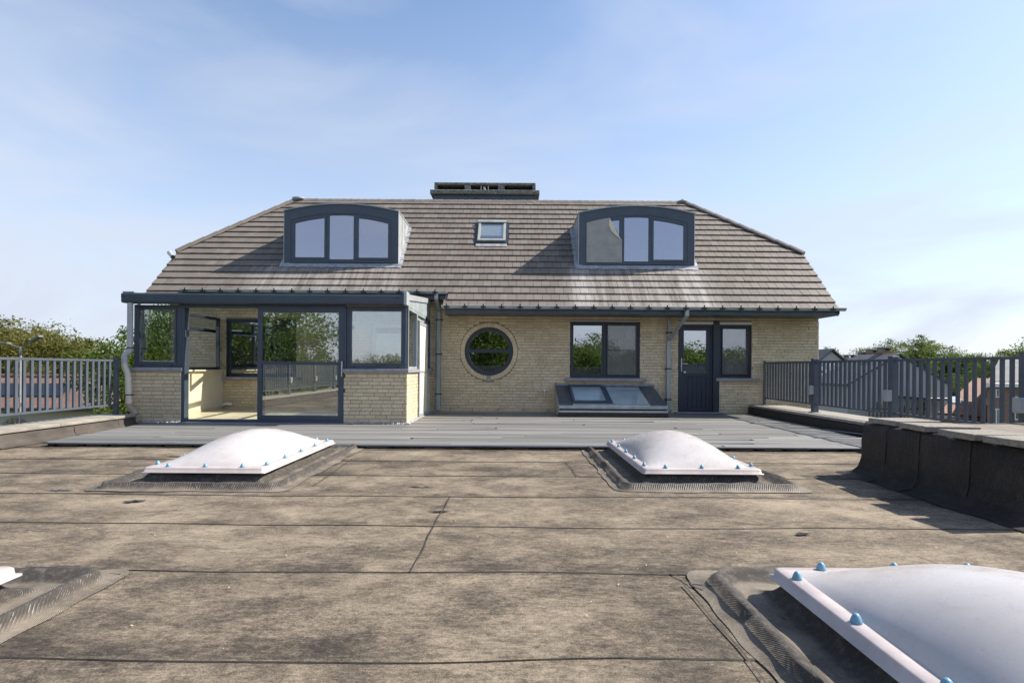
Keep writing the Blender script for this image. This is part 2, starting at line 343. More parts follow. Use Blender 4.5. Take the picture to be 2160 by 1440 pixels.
def domemat():
    m, t, p = newmat('milky_acrylic'); P = pos(t)
    f = noise(t, P, 2.2, 5, 0.6, 0.3)
    dc = ramp(t, f, [(0.3, (0.43,0.405,0.40)), (0.7, (0.51,0.48,0.47))])
    gr_ = noise(t, P, 5, 7, .75, .4, (1, .5, 1)); dc = mixc(t, ramp(t, gr_, [(.52, 0.0), (.72, .38)]), dc, (.30,.275,.24))
    dc = mixc(t, ramp(t, noise(t, P, 70, 3, .7), [(.60, 0.0), (.72, .35)]), dc, (.25,.23,.20))
    t.links.new(dc, p.inputs['Base Color'])
    t.links.new(ramp(t, noise(t, P, 7, 6, .7), [(0.3, 0.16), (0.7, 0.42)]), p.inputs['Roughness'])
    p.inputs['Subsurface Weight'].default_value = 0.25; p.inputs['Subsurface Radius'].default_value = (0.05,0.045,0.05); p.inputs['Subsurface Scale'].default_value = 0.5
    p.inputs['Specular IOR Level'].default_value = 0.4; return m
M['dome'] = domemat()
M['rim'] = plain('pinkish_acrylic_rim', (0.45,0.395,0.385), 0.35, 0, 0.18, 5)
M['bluecap'] = plain('pale_blue_plastic', (0.15,0.32,0.44), 0.4, 0, 0.08, 10)
def lichen():
    m, t, p = newmat('lichened_concrete'); P = pos(t)
    c = ramp(t, noise(t, P, 24, 6, 0.75), [(0.35, (0.05,0.052,0.05)), (0.5, (0.16,0.165,0.15)), (0.66, (0.40,0.40,0.37))])
    c = mixc(t, ramp(t, noise(t, P, 5.0, 5, 0.7), [(0.60, 0.0), (0.66, 0.85)]), c, (0.42,0.29,0.06))
    t.links.new(c, p.inputs['Base Color']); p.inputs['Roughness'].default_value = 0.9; bump(t, p, noise(t, P, 60, 4), 0.5, 0.006); return m
M['lichen'] = lichen()
def leafmat(name, a, b, c_):
    m = bpy.data.materials.new(name); m.use_nodes = True; t = m.node_tree; t.nodes.clear()
    o = t.nodes.new("ShaderNodeOutputMaterial"); d = t.nodes.new("ShaderNodeBsdfDiffuse"); tl = t.nodes.new("ShaderNodeBsdfTranslucent")
    r = t.nodes.new("ShaderNodeNewGeometry").outputs['Random Per Island']; n_ = noise(t, pos(t), 0.45, 3)
    c = ramp(t, mth(t, 'ADD', mth(t, 'MULTIPLY', r, 0.6), mth(t, 'MULTIPLY', n_, 0.45)), [(0.15, a), (0.5, b), (0.85, c_)])
    t.links.new(c, d.inputs[0]); t.links.new(c, tl.inputs[0])
    x = t.nodes.new("ShaderNodeMixShader"); x.inputs[0].default_value = 0.48
    t.links.new(d.outputs[0], x.inputs[1]); t.links.new(tl.outputs[0], x.inputs[2]); t.links.new(x.outputs[0], o.inputs[0]); return m
M['leaf_green'] = leafmat('green_leaves', (0.040,0.070,0.016), (0.090,0.140,0.030), (0.16,0.215,0.055))
M['leaf_olive'] = leafmat('olive_leaves', (0.075,0.085,0.022), (0.155,0.155,0.045), (0.24,0.215,0.075))
M['leaf_pale'] = leafmat('pale_green_leaves', (0.06,0.09,0.028), (0.13,0.17,0.055), (0.22,0.26,0.10))
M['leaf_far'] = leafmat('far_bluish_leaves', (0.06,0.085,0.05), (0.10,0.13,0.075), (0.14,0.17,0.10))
M['bark'] = plain('bark', (0.10,0.085,0.065), 0.9, 0, 0.3, 6)

# ================================================================== SETTING
GZ = -7.0
def groundmat():
    m, t, p = newmat('grass_and_gravel_ground'); P = pos(t)
    c = ramp(t, noise(t, P, 0.05, 5, 0.6), [(0.4, (0.06,0.085,0.025)), (0.6, (0.11,0.12,0.05))])
    c = mixc(t, ramp(t, noise(t, P, 2, 4), [(0.3, 0.0), (0.7, 0.4)]), c, (0.05,0.06,0.02))
    t.links.new(c, p.inputs['Base Color']); p.inputs['Roughness'].default_value = 0.95; return m
M['ground'] = groundmat()
g = MB().quad((-900,-900,GZ),(900,-900,GZ),(900,1500,GZ),(-900,1500,GZ))
tag(build(g, 'ground', M['ground']), kind='structure')
M['asphalt'] = plain('asphalt', (0.055,0.055,0.055), 0.85, 0, 0.2, 3)
tag(build(MB().quad((12,-60,GZ+.004),(20,-60,GZ+.004),(20,220,GZ+.004),(12,220,GZ+.004)), 'street', M['asphalt']), kind='structure')

M['seam'] = plain('seam_bitumen', (0.042,0.036,0.030), .7, 0, .4, 20)
# ---- flat roof: a body with rolls of membrane laid over it
roofbase = MB().box(-7.86, 7.0, -9.3, 13.6, GZ, -0.012)
flat = build(roofbase, 'flat_roof', M['bitumen_brown']); tag(flat, kind='structure')
def wob(x, k, a=0.017): return a*(math.sin(x*0.9+k*2.1)+0.6*math.sin(x*2.3+k*1.3)+0.35*math.sin(x*5.1+k))
SEAM0, SEAMW = 2.17, 0.92
hum = [(rnd.uniform(-7,6), rnd.uniform(-3,8), rnd.uniform(0.25,0.7), rnd.uniform(-0.004,0.006)) for _ in range(60)]
def mz(x, y): return 0.0015*math.sin(x*1.7+y*2.3) + sum(h*math.exp(-((x-a)**2+(y-b)**2)/(r*r)) for a,b,r,h in hum)
for k in range(-11, 12):
    ya = SEAM0 + SEAMW*k; yb = ya + SEAMW + 0.07
    if yb > 13.6: yb = 13.55
    if ya >= yb: continue
    near = 0 < ya < 8.5
    nx_ = 130 if near else 20; ny = 6 if near else 2
    b = MB(); x0, x1 = -7.28, 6.3
    for j in range(ny+1):
        for i in range(nx_+1):
            x = x0+(x1-x0)*i/nx_; v = j/ny; y = ya+(yb-ya)*v + wob(x, k if j == 0 else k+1)*(1 if j in (0, ny) else 0.5)
            z = 0.0065*(1-v) + 0.001*v + mz(x, y)*(1 if near else 0)
            b.v.append((x, y, z))
    for j in range(ny):
        for i in range(nx_): q = j*(nx_+1)+i; b.f.append((q, q+1, q+nx_+2, q+nx_+1))
    o = build(b, 'membrane_sheet', M['membrane'], flat); smooth(o)
    if near:                                             # bead of squeezed-out bitumen along the lap
        b = MB(); n = 260
        for i in range(n+1):
            x = x0+(x1-x0)*i/n; y = ya + wob(x, k); wd = 0.001+0.005*abs(math.sin(x*1.9+k)*math.sin(x*0.7+2*k)) + rnd.uniform(0, 0.002)
            z = 0.0068 + mz(x, y)
            b.v += [(x, y-wd, z-0.0035), (x, y, z+0.0015), (x, y+wd*0.4, z)]
        for i in range(n):
            q = 3*i; b.f += [(q, q+3, q+4, q+1), (q+1, q+4, q+5, q+2)]
        build(b, 'seam_bead', M['seam'], flat)
def joint(x0, y0, x1, y1, wd=0.004, a=0.006):            # end lap of a roll
    b = MB(); n = 40; dx, dy = x1-x0, y1-y0; l = math.hypot(dx, dy); px, py = -dy/l, dx/l
    for i in range(n+1):
        u = i/n; s_ = a*math.sin(u*9+x0*5)+a*.5*math.sin(u*23); ww = wd*(0.6+0.8*abs(math.sin(u*13+x0)))
        x = x0+dx*u+px*s_; y = y0+dy*u+py*s_; z = 0.0145+mz(x, y)
        b.v += [(x-px*ww, y-py*ww, z), (x+px*ww, y+py*ww, z)]
    for i in range(n): q = 2*i; b.f.append((q, q+1, q+3, q+2))
    return build(b, 'end_lap', M['seam'], flat)
for a in ((-.58,3.1,-.56,4.93),(.95,2.93,.97,.9),(.70,6.76,.72,5.85),(-2.9,3.1,-2.2,3.02),(1.0,2.94,1.35,2.82),(-2.05,6.9,-1.95,5.3),(3.2,6.15,3.45,5.65),(.93,3.1,1.02,2.85),(-5.2,4.93,-5.22,4.02)):
    joint(*a)
def puddle(cx, cy, rx, ry, sd_):
    q = random.Random(sd_); n = 40; b = MB(); pts = []
    ph = [q.uniform(0, 6.28) for _ in range(5)]
    for i in range(n):
        a = 2*math.pi*i/n; r = 1+0.28*math.sin(2*a+ph[0])+0.22*math.sin(5*a+ph[1])+0.14*math.sin(9*a+ph[2])+0.1*math.sin(15*a+ph[3])
        x = cx+rx*r*math.cos(a); y = cy+ry*r*math.sin(a); pts.append((x, y, 0.0135+mz(x, y)))
    b.poly(pts); o = build(b, 'puddle', M['puddle'], flat); return o
for i, a in enumerate(((-3.28,4.66,.085,.035),(-4.25,5.05,.09,.03),(-.58,4.38,.07,.022),(2.1,3.86,.06,.025),(-4.1,7.1,.22,.03),(-4.35,6.95,.12,.03),(3.8,3.7,.07,.02),(-.9,5.3,.12,.02))):
    puddle(*a, 20+i)
# loose grit and leaves lying on the roof
b = MB()
for i in range(260):
    x = rnd.uniform(-6, 4); y = rnd.uniform(1.3, 7.6); s_ = rnd.uniform(.003, .009); a = rnd.uniform(0, 6.3); z = .012+mz(x, y)
    b.add([(x+s_*math.cos(a), y+s_*math.sin(a), z), (x-s_*.6*math.sin(a), y+s_*.6*math.cos(a), z+.002), (x-s_*math.cos(a), y-s_*math.sin(a), z+s_*.7), (x+s_*.6*math.sin(a), y-s_*.6*math.cos(a), z)], [(0,1,2),(0,2,3),(0,1,3),(1,2,3)])
M['grit'] = plain('pale_grit', (0.50,0.42,0.24), 0.8, 0, 0.4, 40)
o = build(b, 'roof_grit', M['grit']); tag(o, 'pale grit and seed husks scattered over the flat roof', 'grit', kind='stuff')

# ---- terrace deck of composite boards
DZ = 0.072
deck = build(MB().box(-6.6, 6.0, 7.95, 13.55, 0.012, 0.02), 'terrace_deck', M['bitumen']); tag(deck, kind='structure')
BW = 0.146; row = 0
holes_rows = []
y = 7.78
while y < 13.60:
    y1 = min(y+BW-0.011, 13.62)
    ym = (y+y1)/2
    xl = -6.80 - (ym-7.78)*0.12; xr = 5.98 + (ym-7.78)*0.0
    if ym > 10.47: xl = -2.02
    spans = [(xl, xr)]
    if ym > 12.30: spans = [(xl, 1.07), (3.62, xr)]
    for (a, c) in spans:
        x = a; off = rnd.uniform(1.0, 4.0); first = True
        while x < c-0.05:
            ln = off if first else 4.0
            first = False
            e = min(x+ln, c)
            if c-e < 0.35: e = c
            gap = 0.003
            if rnd.random() < 0.40 and e < c: gap = rnd.uniform(0.015, 0.07)
            wz = rnd.uniform(-0.0025, 0.0025); tz = rnd.uniform(-0.003, 0.003)
            lift = rnd.uniform(0.006, 0.016) if (rnd.random() < 0.16 and e < c) else 0
            b = MB(); n = 6; nx = [x + (e-gap-x)*i/n for i in range(n+1)]
            vs = []
            for i, xx in enumerate(nx):
                u = i/n; z = DZ + wz + tz*(u-.5)*2 + lift*max(0, (u-.6)/.4)**2 + 0.0025*math.sin(xx*1.3+row)
                vs += [(xx, y, z-.022), (xx, y, z-.003), (xx, y+.004, z), (xx, y1-.004, z), (xx, y1, z-.003), (xx, y1, z-.022)]
            fs = []
            for i in range(n):
                p = 6*i; q_ = p+6
                for k in range(6): fs.append((p+k, q_+k, q_+(k+1) % 6, p+(k+1) % 6))
            fs += [(0,1,2,3,4,5), tuple(6*n+k for k in (5,4,3,2,1,0))]
            b.add(vs, fs); build(b, 'deck_board', M['deck'], deck)
            x = e
    y += BW; row += 1
x = -6.7; k = 0
while x < 5.9:                                            # bearers on feet, their ends showing under the front board
    yb = 10.4 if x < -2.1 else 13.5
    if x < -6.6: yb = 8.4
    yb0 = 7.80
    if 1.05 < x < 3.65: yb = 12.28
    b = MB().box(x-.02, x+.02, yb0, yb, 0.026, 0.048); build(b, 'bearer', M['bitumen'], deck)
    b = MB().box(x-.045, x+.045, 7.79, 7.86, 0.006, 0.024).box(x-.045, x-.030, 7.79, 7.85, 0.024, 0.049).box(x+.030, x+.045, 7.79, 7.85, 0.024, 0.049)
    build(b, 'foot_clip', M['black_iron'], deck)
    x += rnd.choice((.36, .42, .42, .44)); k += 1
build(MB().cbox(-6.72, 5.98, 7.755, 7.774, DZ-.026, DZ-.002, .003), 'edge_trim', plain('pale_edge_trim', (0.20,0.22,0.25), .5), deck)

# ================================================================== HOUSE
WY = 13.65                                                # outer face of the main wall
house = thing('house', (0, 13.65, 0), 'buff brick penthouse with grey tiled half-hipped roof and two arched dormers', 'house')
TAN = 1.018; EY, EZ = 12.75, 2.61; TH = math.atan(TAN); CT, ST = math.cos(TH), math.sin(TH)
def rz(y): return EZ + (y-EY)*TAN
XL, XR = -8.96, 7.79
RL, RR = (-6.58, 16.35), (5.17, 16.35); RIDZ = rz(16.35)
HL, HR = 14.36, 14.43                                     # where the hips leave the verges
def xlim(y):
    a = XL if y < HL else XL + (RL[0]-XL)*(y-HL)/(16.35-HL)
    c = XR if y < HR else XR + (RR[0]-XR)*(y-HR)/(16.35-HR)
    return a, c
DORM = [(-5.93, -2.98), (1.72, 4.70)]
DY = 13.90
RWX, RWY = (-1.03, -0.14), (14.66, 15.42)
HOLES = [(1.474,3.26,.953,2.41),(4.23,5.19,.10,2.40),(5.19,6.11,.976,2.40),(-7.30,-5.50,.92,2.40),(-3.60,-2.60,.10,2.30)]
RC = (-.59, 1.61); RRAD = .62
WTOP = 2.52; WTOPL = 2.93
def top_at(x): return WTOPL if x < -1.62 else WTOP
# backing wall with openings
wallm = MB()
xs = sorted({-8.75, 7.81, -1.62, RC[0]-.8, RC[0]+.8} | {v for h in HOLES for v in h[:2]})
zs = sorted({-0.4, WTOP, WTOPL, RC[1]-.8, RC[1]+.8} | {v for h in HOLES for v in h[2:]})
for i in range(len(xs)-1):
    for j in range(len(zs)-1):
        cx, cz = (xs[i]+xs[i+1])/2, (zs[j]+zs[j+1])/2
        if any(h[0] < cx < h[1] and h[2] < cz < h[3] for h in HOLES): continue
        if abs(cx-RC[0]) < .8 and abs(cz-RC[1]) < .8: continue
        if cz > top_at(cx): continue
        wallm.quad((xs[i],WY+.012,zs[j]),(xs[i+1],WY+.012,zs[j]),(xs[i+1],WY+.012,zs[j+1]),(xs[i],WY+.012,zs[j+1]))
n = 48; ring = []; sq = []
for k in range(n):
    a = 2*math.pi*k/n; c, s_ = math.cos(a), math.sin(a); ring.append((RC[0]+RRAD*c, RC[1]+RRAD*s_)); mxx = max(abs(c), abs(s_)); sq.append((RC[0]+.8*c/mxx, RC[1]+.8*s_/mxx))
for k in range(n):
    m_ = (k+1) % n
    wallm.quad((ring[k][0],WY+.012,ring[k][1]),(sq[k][0],WY+.012,sq[k][1]),(sq[m_][0],WY+.012,sq[m_][1]),(ring[m_][0],WY+.012,ring[m_][1]))
    wallm.quad((ring[k][0],WY+.012,ring[k][1]),(ring[m_][0],WY+.012,ring[m_][1]),(ring[m_][0],WY+.16,ring[m_][1]),(ring[k][0],WY+.16,ring[k][1]))
for (a, c, d, e) in HOLES:                                # reveals
    for q_ in (((a,d),(a,e)),((c,e),(c,d)),((a,e),(c,e)),((c,d),(a,d))):
        (xa,za),(xb,zb) = q_; wallm.quad((xa,WY+.012,za),(xb,WY+.012,zb),(xb,WY+.16,zb),(xa,WY+.16,za))
# gables, back wall
for sx_, xx in ((-1,-8.75),(1,7.81)):
    wallm.poly([(xx,WY+.012,GZ),(xx,19.05,GZ),(xx,19.05,2.5),(xx,18.1,4.25),(xx,14.6,4.25),(xx,WY+.012,2.5)])
wallm.quad((-8.75,19.05,GZ),(7.81,19.05,GZ),(7.81,19.05,2.55),(-8.75,19.05,2.55))
wall = build(wallm, 'wall', M['mortar'], house)
# bricks
def in_hole(x0, x1, z0, z1):
    for h in HOLES:
        if x1 > h[0]+.004 and x0 < h[1]-.004 and z1 > h[2]+.004 and z0 < h[3]-.004: return h
    return None
def brick_list(x0, x1, z0, z1, hole=in_hole, circ=None, top=None, seed=1):
    q = random.Random(seed); res = []; z = z0; c = 0; H = .0735
    while z < z1-.02:
        x = x0 - (.106 if c % 2 else 0) - q.choice((0, .03, .07)); ze = min(z+H-.011, z1)
        while x < x1:
            ln = .212; a = max(x, x0); e = min(x+ln-.009, x1); x += ln
            if e-a < .03: continue
            if top and ze > top((a+e)/2)+.01: continue
            segs = [(a, e)]
            if hole:
                for h in HOLES:
                    if not (ze > h[2]+.004 and z < h[3]-.004): continue
                    segs = [t_ for (s0, s1) in segs for t_ in ((s0, min(s1, h[0])), (max(s0, h[1]), s1)) if t_[1]-t_[0] > .024]
            for (s0, s1) in segs:
                if s1-s0 < .025: continue
                if circ:
                    dz = max(abs(z-circ[1]), abs(ze-circ[1])) if (z-circ[1])*(ze-circ[1]) > 0 else 0
                    dz = min(abs(z-circ[1]), abs(ze-circ[1])) if (z-circ[1])*(ze-circ[1]) > 0 else 0
                    rr = circ[2]
                    if dz < rr:
                        hw = math.sqrt(rr*rr-dz*dz)
                        if s0 < circ[0]+hw and s1 > circ[0]-hw:
                            for (p0, p1) in ((s0, min(s1, circ[0]-hw)), (max(s0, circ[0]+hw), s1)):
                                if p1-p0 > .02: res.append((p0, p1, z, ze))
                            continue
                res.append((s0, s1, z, ze))
        z += H; c += 1
    return res
jr = random.Random(11)
def brick_geo(b, a, e, z, ze, y, nrm=(0,-1), dep=.016):
    """one brick: slightly uneven face in front of the mortar; nrm is the outward horizontal normal; a..e run along the wall"""
    p = [jr.uniform(-.0022, .0022) for _ in range(8)]; d = dep + jr.uniform(-.003, .003)
    def P(u, off, zz): return (u, y - off, zz) if nrm == (0,-1) else (y + off, u, zz)
    c = [P(a+p[0], d, z+p[1]), P(e+p[2], d, z+p[3]), P(e+p[4], d, ze+p[5]), P(a+p[6], d, ze+p[7])]
    k = [P(a-.003, -.001, z-.003), P(e+.003, -.001, z-.003), P(e+.003, -.001, ze+.003), P(a-.003, -.001, ze+.003)]
    fs = [(0,1,2,3),(0,4,5,1),(1,5,6,2),(2,6,7,3),(3,7,4,0)]
    if nrm != (0,-1): pass
    b.add(c+k, fs)
allb = brick_list(-8.70, 7.80, .02, WTOPL, circ=(RC[0], RC[1], .735), top=top_at, seed=3)
vis = [q for q in allb if q[0] > -2.4]; hid = [q for q in allb if q[0] <= -2.4]
vis.sort(key=lambda q: (q[1]-q[0] < .19, abs((q[0]+q[1])/2 - 0.0) ))
single, rest = vis[:300], vis[300:]+hid
for q in single:
    b = MB(); cx, cz = (q[0]+q[1])/2, (q[2]+q[3])/2; brick_geo(b, q[0]-cx, q[1]-cx, q[2]-cz, q[3]-cz, .012)
    build(b, 'brick', M['brick'], wall, (cx, WY, cz))
b = MB()
for q in rest: brick_geo(b, *q, WY+.012)
tag(build(b, 'brickwork', M['brick'], wall), kind='stuff')
b = MB()                                                  # right gable bricks are seen edge on only: a strip of headers at the corner
for i in range(33):
    z = .02+.0735*i; brick_geo(b, WY+.02, WY+.02+(.2 if i % 2 else .1), z, z+.0625, 7.81, (1,0))
tag(build(b, 'corner_brickwork', M['brick'], wall), kind='stuff')
# brick ring round the round window
nr = 46; b = MB(); a = math.pi/nr*.93
b.add([(.622*math.cos(-a),-.026,.622*math.sin(-a)),(.725*math.cos(-a),-.026,.725*math.sin(-a)),(.725*math.cos(a),-.026,.725*math.sin(a)),(.622*math.cos(a),-.026,.622*math.sin(a)),
       (.622*math.cos(-a),.03,.622*math.sin(-a)),(.725*math.cos(-a),.03,.725*math.sin(-a)),(.725*math.cos(a),.03,.725*math.sin(a)),(.622*math.cos(a),.03,.622*math.sin(a))],
      [(0,1,2,3),(0,4,5,1),(1,5,6,2),(2,6,7,3),(3,7,4,0)])
rme = b.mesh('ring_brick', M['brick'])
ringo = build(MB().prism([(RC[0]+.72*math.cos(2*math.pi*k/40), WY-.012, RC[1]+.72*math.sin(2*math.pi*k/40)) for k in range(40)], (0,.001,0)), 'x', M['mortar'])
bpy.data.objects.remove(ringo)
rb = MB()
for k in range(n):
    m_ = (k+1) % n; A = 2*math.pi*k/n; B = 2*math.pi*m_/n
    rb.quad((RC[0]+.62*math.cos(A),WY-.014,RC[1]+.62*math.sin(A)),(RC[0]+.72*math.cos(A),WY-.014,RC[1]+.72*math.sin(A)),(RC[0]+.72*math.cos(B),WY-.014,RC[1]+.72*math.sin(B)),(RC[0]+.62*math.cos(B),WY-.014,RC[1]+.62*math.sin(B)))
    rb.quad((RC[0]+.72*math.cos(A),WY-.014,RC[1]+.72*math.sin(A)),(RC[0]+.72*math.cos(A),WY+.02,RC[1]+.72*math.sin(A)),(RC[0]+.72*math.cos(B),WY+.02,RC[1]+.72*math.sin(B)),(RC[0]+.72*math.cos(B),WY-.014,RC[1]+.72*math.sin(B)))
ringp = build(rb, 'brick_ring', M['mortar'], house)
for k in range(nr):
    o = bpy.data.objects.new('ring_brick', rme); link(o, ringp, (RC[0], WY, RC[1])); o.rotation_euler = (0, -2*math.pi*(k+.5)/nr, 0)
build(MB().cbox(RC[0]-.06, RC[0]+.05, WY-.045, WY+.02, RC[1]-.76, RC[1]-.625, .004), 'keystone', M['bluestone'], ringp)
# round window
rw = holder('round_window', house)
def ringmesh(cx, cz, r0, r1, y0, y1, n=56):
    b = MB()
    for k in range(n):
        A = 2*math.pi*k/n; c, s_ = math.cos(A), math.sin(A)
        b.v += [(cx+r0*c,y0,cz+r0*s_),(cx+r1*c,y0,cz+r1*s_),(cx+r1*c,y1,cz+r1*s_),(cx+r0*c,y1,cz+r0*s_)]
    for k in range(n):
        p = 4*k; q_ = 4*((k+1) % n)
        for j in range(4): b.f.append((p+j, p+(j+1) % 4, q_+(j+1) % 4, q_+j))
    return b
build(ringmesh(*RC, .515, .618, WY+.02, WY+.10), 'frame', M['dark_pvc'], rw)
build(MB().cbox(RC[0]-.53, RC[0]+.53, WY+.015, WY+.095, RC[1]-.035, RC[1]+.06, .006), 'glazing_bar', M['dark_pvc'], rw)
for sgn, z0 in ((1, .055), (-1, -.03)):
    pts = []
    a0 = math.asin(z0/.52)
    for k in range(33):
        A = a0 + (math.pi-2*a0)*k/32 if sgn > 0 else -(-a0) - (math.pi+2*a0)*k/32
        pts.append((RC[0]+.52*math.cos(A), WY+.06, RC[1]+.52*math.sin(A)))
    build(MB().prism(pts, (0,.008,0)), 'pane', M['glass'], rw)
# ---------------- rectangular windows and the door
def win(name, x0, x1, z0, z1, leaves, y=WY+.05, fw=.05, parent=house, gm='glass', fm='dark_pvc', sash=True, label=None, dep=.07):
    h = holder(name, parent, label=label)
    build(MB().frame(x0, x1, z0, z1, fw, y, y+dep), 'frame', M[fm], h)
    for i, (a, c) in enumerate(leaves):
        a_, c_ = a, c
        if i < len(leaves)-1:
            build(MB().cbox(c-.025, c+.025, y-.004, y+dep, z0+fw-.002, z1-fw+.002, .004), 'mullion', M[fm], h)
        l, r = a_+(fw if i == 0 else .025), c_-(fw if i == len(leaves)-1 else .025)
        if sash: build(MB().frame(l+.002, r-.002, z0+fw+.002, z1-fw-.002, .042, y+.012, y+dep-.008), 'sash', M[fm], h); k = .04
        else: k = 0
        build(MB().box(l+k, r-k, y+.035, y+.043, z0+fw+k, z1-fw-k), 'pane', M[gm], h)
    return h
w2 = win('window', 1.474, 3.26, .953, 2.385, [(1.474, 2.365), (2.365, 3.26)])
build(MB().cbox(1.35, 3.41, WY-.09, WY+.05, .872, .951, .006), 'sill', M['bluestone'], w2)
build(MB().cbox(1.48, 3.255, WY-.006, WY+.04, 2.390, 2.408, .003), 'blind_rail', M['white'], w2)
sc = MB().frame(2.42, 3.19, 1.02, 2.33, .022, WY+.03, WY+.048); build(sc, 'screen_frame', M['dark_pvc'], w2)
scr = fabric('mesh_screen', (.30,.30,.28), .32)
build(MB().box(2.44, 3.17, WY+.036, WY+.038, 1.04, 2.31), 'screen_mesh', scr, w2)
build(MB().box(2.44, 3.17, WY+.028, WY+.045, 1.655, 1.668), 'screen_bar', M['dark_pvc'], w2)
w3 = win('window', 5.28, 6.11, .976, 2.33, [(5.28, 6.11)])
build(MB().cbox(5.18, 6.27, WY-.09, WY+.05, .893, .974, .006), 'sill', M['bluestone'], w3)
build(MB().cbox(5.27, 6.11, WY-.012, WY+.09, 2.335, 2.40, .003), 'blind_rail', M['white'], w3)
build(MB().frame(5.36, 6.03, 1.055, 2.25, .02, WY+.03, WY+.048), 'screen_frame', M['dark_pvc'], w3)
build(MB().box(5.375, 6.015, WY+.036, WY+.038, 1.07, 2.23), 'screen_mesh', fabric('thin_mesh_screen', (.30,.30,.28), .15), w3)
build(MB().box(5.375, 6.015, WY+.028, WY+.045, 1.655, 1.668), 'screen_bar', M['dark_pvc'], w3)
build(MB().cbox(5.12, 5.275, WY-.03, WY+.12, .10, 2.42, .004), 'door_post', M['dark_pvc'], house)
dr = holder('door', house)
build(MB().frame(4.24, 5.12, .10, 2.33, .055, WY+.03, WY+.12, tb=.02), 'frame', M['dark_pvc'], dr)
build(MB().cbox(4.235, 5.12, WY-.01, WY+.10, 2.335, 2.40, .003), 'blind_rail', M['white'], dr)
build(MB().frame(4.30, 5.06, .125, 2.27, .09, WY+.045, WY+.10), 'leaf', M['dark_pvc'], dr)
build(MB().cbox(4.385, 4.975, WY+.046, WY+.10, 1.00, 1.09, .004), 'mid_rail', M['dark_pvc'], dr)
build(MB().box(4.385, 4.975, WY+.07, WY+.078, 1.085, 2.185), 'pane', M['glass'], dr)
for i in range(5):
    build(MB().cbox(4.388+.1175*i, 4.388+.1175*(i+1)-.006, WY+.062, WY+.085, .215, 1.0, .003), 'panel_board', M['dark_pvc'], dr)
hb = MB().cbox(4.315, 4.345, WY+.030, WY+.046, 1.13, 1.47, .004).tube([(4.33,WY+.03,1.33),(4.33,WY-.02,1.33),(4.36,WY-.028,1.33),(4.47,WY-.028,1.33)], .011, 8)
build(hb, 'handle', M['steel'], dr)
build(MB().box(4.395, 4.455, WY+.066, WY+.068, 1.10, 1.135), 'sticker', M['white'], dr)
build(MB().cbox(4.14, 5.33, WY-.16, WY+.05, DZ+.004, .105, .006), 'doorstep', M['bluestone'], house)
# windows seen through the conservatory
wi = win('window', -7.30, -5.50, .92, 2.40, [(-7.30,-6.40),(-6.40,-5.50)], fm='dark_pvc')
build(MB().cbox(-7.45, -5.36, WY-.09, WY+.05, .84, .918, .006), 'sill', M['bluestone'], wi)
wj = win("inner_door_frame", -3.60, -2.60, .10, 2.30, [(-3.60,-2.60)], fm="white")
# rooms behind the glass
room = MB()
def inbox(b, x0, x1, y0, y1, z0, z1):
    b.quad((x0,y1,z0),(x1,y1,z0),(x1,y1,z1),(x0,y1,z1)); b.quad((x0,y0,z0),(x0,y1,z0),(x0,y1,z1),(x0,y0,z1))
    b.quad((x1,y0,z0),(x1,y1,z0),(x1,y1,z1),(x1,y0,z1)); b.quad((x0,y0,z0),(x1,y0,z0),(x1,y1,z0),(x0,y1,z0)); b.quad((x0,y0,z1),(x1,y0,z1),(x1,y1,z1),(x0,y1,z1))
    return b
build(inbox(MB(), 1.2, 7.7, WY+.17, 17.2, .09, 2.48), 'inner_room', M['room'], house)
build(inbox(MB(), -2.0, 1.1, WY+.17, 16.0, .09, 2.48), 'inner_room', M['room'], house)
build(inbox(MB(), -8.6, -2.2, WY+.17, 17.0, .09, 2.48), 'inner_room', M['room'], house)
# curtain, cupboard and picture rail inside for depth
b = MB(); n = 40
for i in range(n+1):
    x = 2.72+.5*i/n; yy = WY+.55+.012*math.sin(i*.7); b.v += [(x, yy, .2), (x, yy, 2.42)]
for i in range(n): b.f.append((2*i, 2*i+2, 2*i+3, 2*i+1))
del b
build(MB().cbox(3.2, 3.9, 15.2, 15.7, .1, 2.2, .01), 'cupboard', M['white'], house)
build(MB().cbox(1.9, 2.5, 16.6, 17.1, .1, 1.0, .01), 'cupboard', M['plaster'], house)

# ---------------- eaves: soffit, fascia, gutters
ew = holder('eaves', house)
SZ = 2.50
build(MB().box(-1.60, 7.80, 12.83, WY+.01, SZ, SZ+.018), 'soffit', M['anthracite'], ew)
build(MB().cbox(-1.62, 7.80, 12.80, 12.828, SZ-.012, SZ+.125, .003), 'fascia', M['anthracite'], ew)
build(MB().prism([(-1.602,12.83,SZ),(-1.602,WY+.01,SZ),(-1.602,WY+.01,2.93),(-1.602,13.13,2.93),(-1.602,12.83,2.66)], (-.02,0,0)), 'verge_board', M['anthracite'], ew)
build(MB().prism([(7.802,12.83,SZ),(7.802,WY+.01,SZ),(7.802,WY+.01,3.45),(7.802,12.83,2.63)], (.02,0,0)), 'verge_board', M['anthracite'], ew)
build(MB().box(-8.9, -1.63, 13.22, WY+.01, 2.885, 2.90), 'soffit', M['anthracite'], ew)
build(MB().cbox(-8.1, -1.635, 13.19, 13.218, 2.86, 3.0, .003), 'fascia', M['anthracite'], ew)
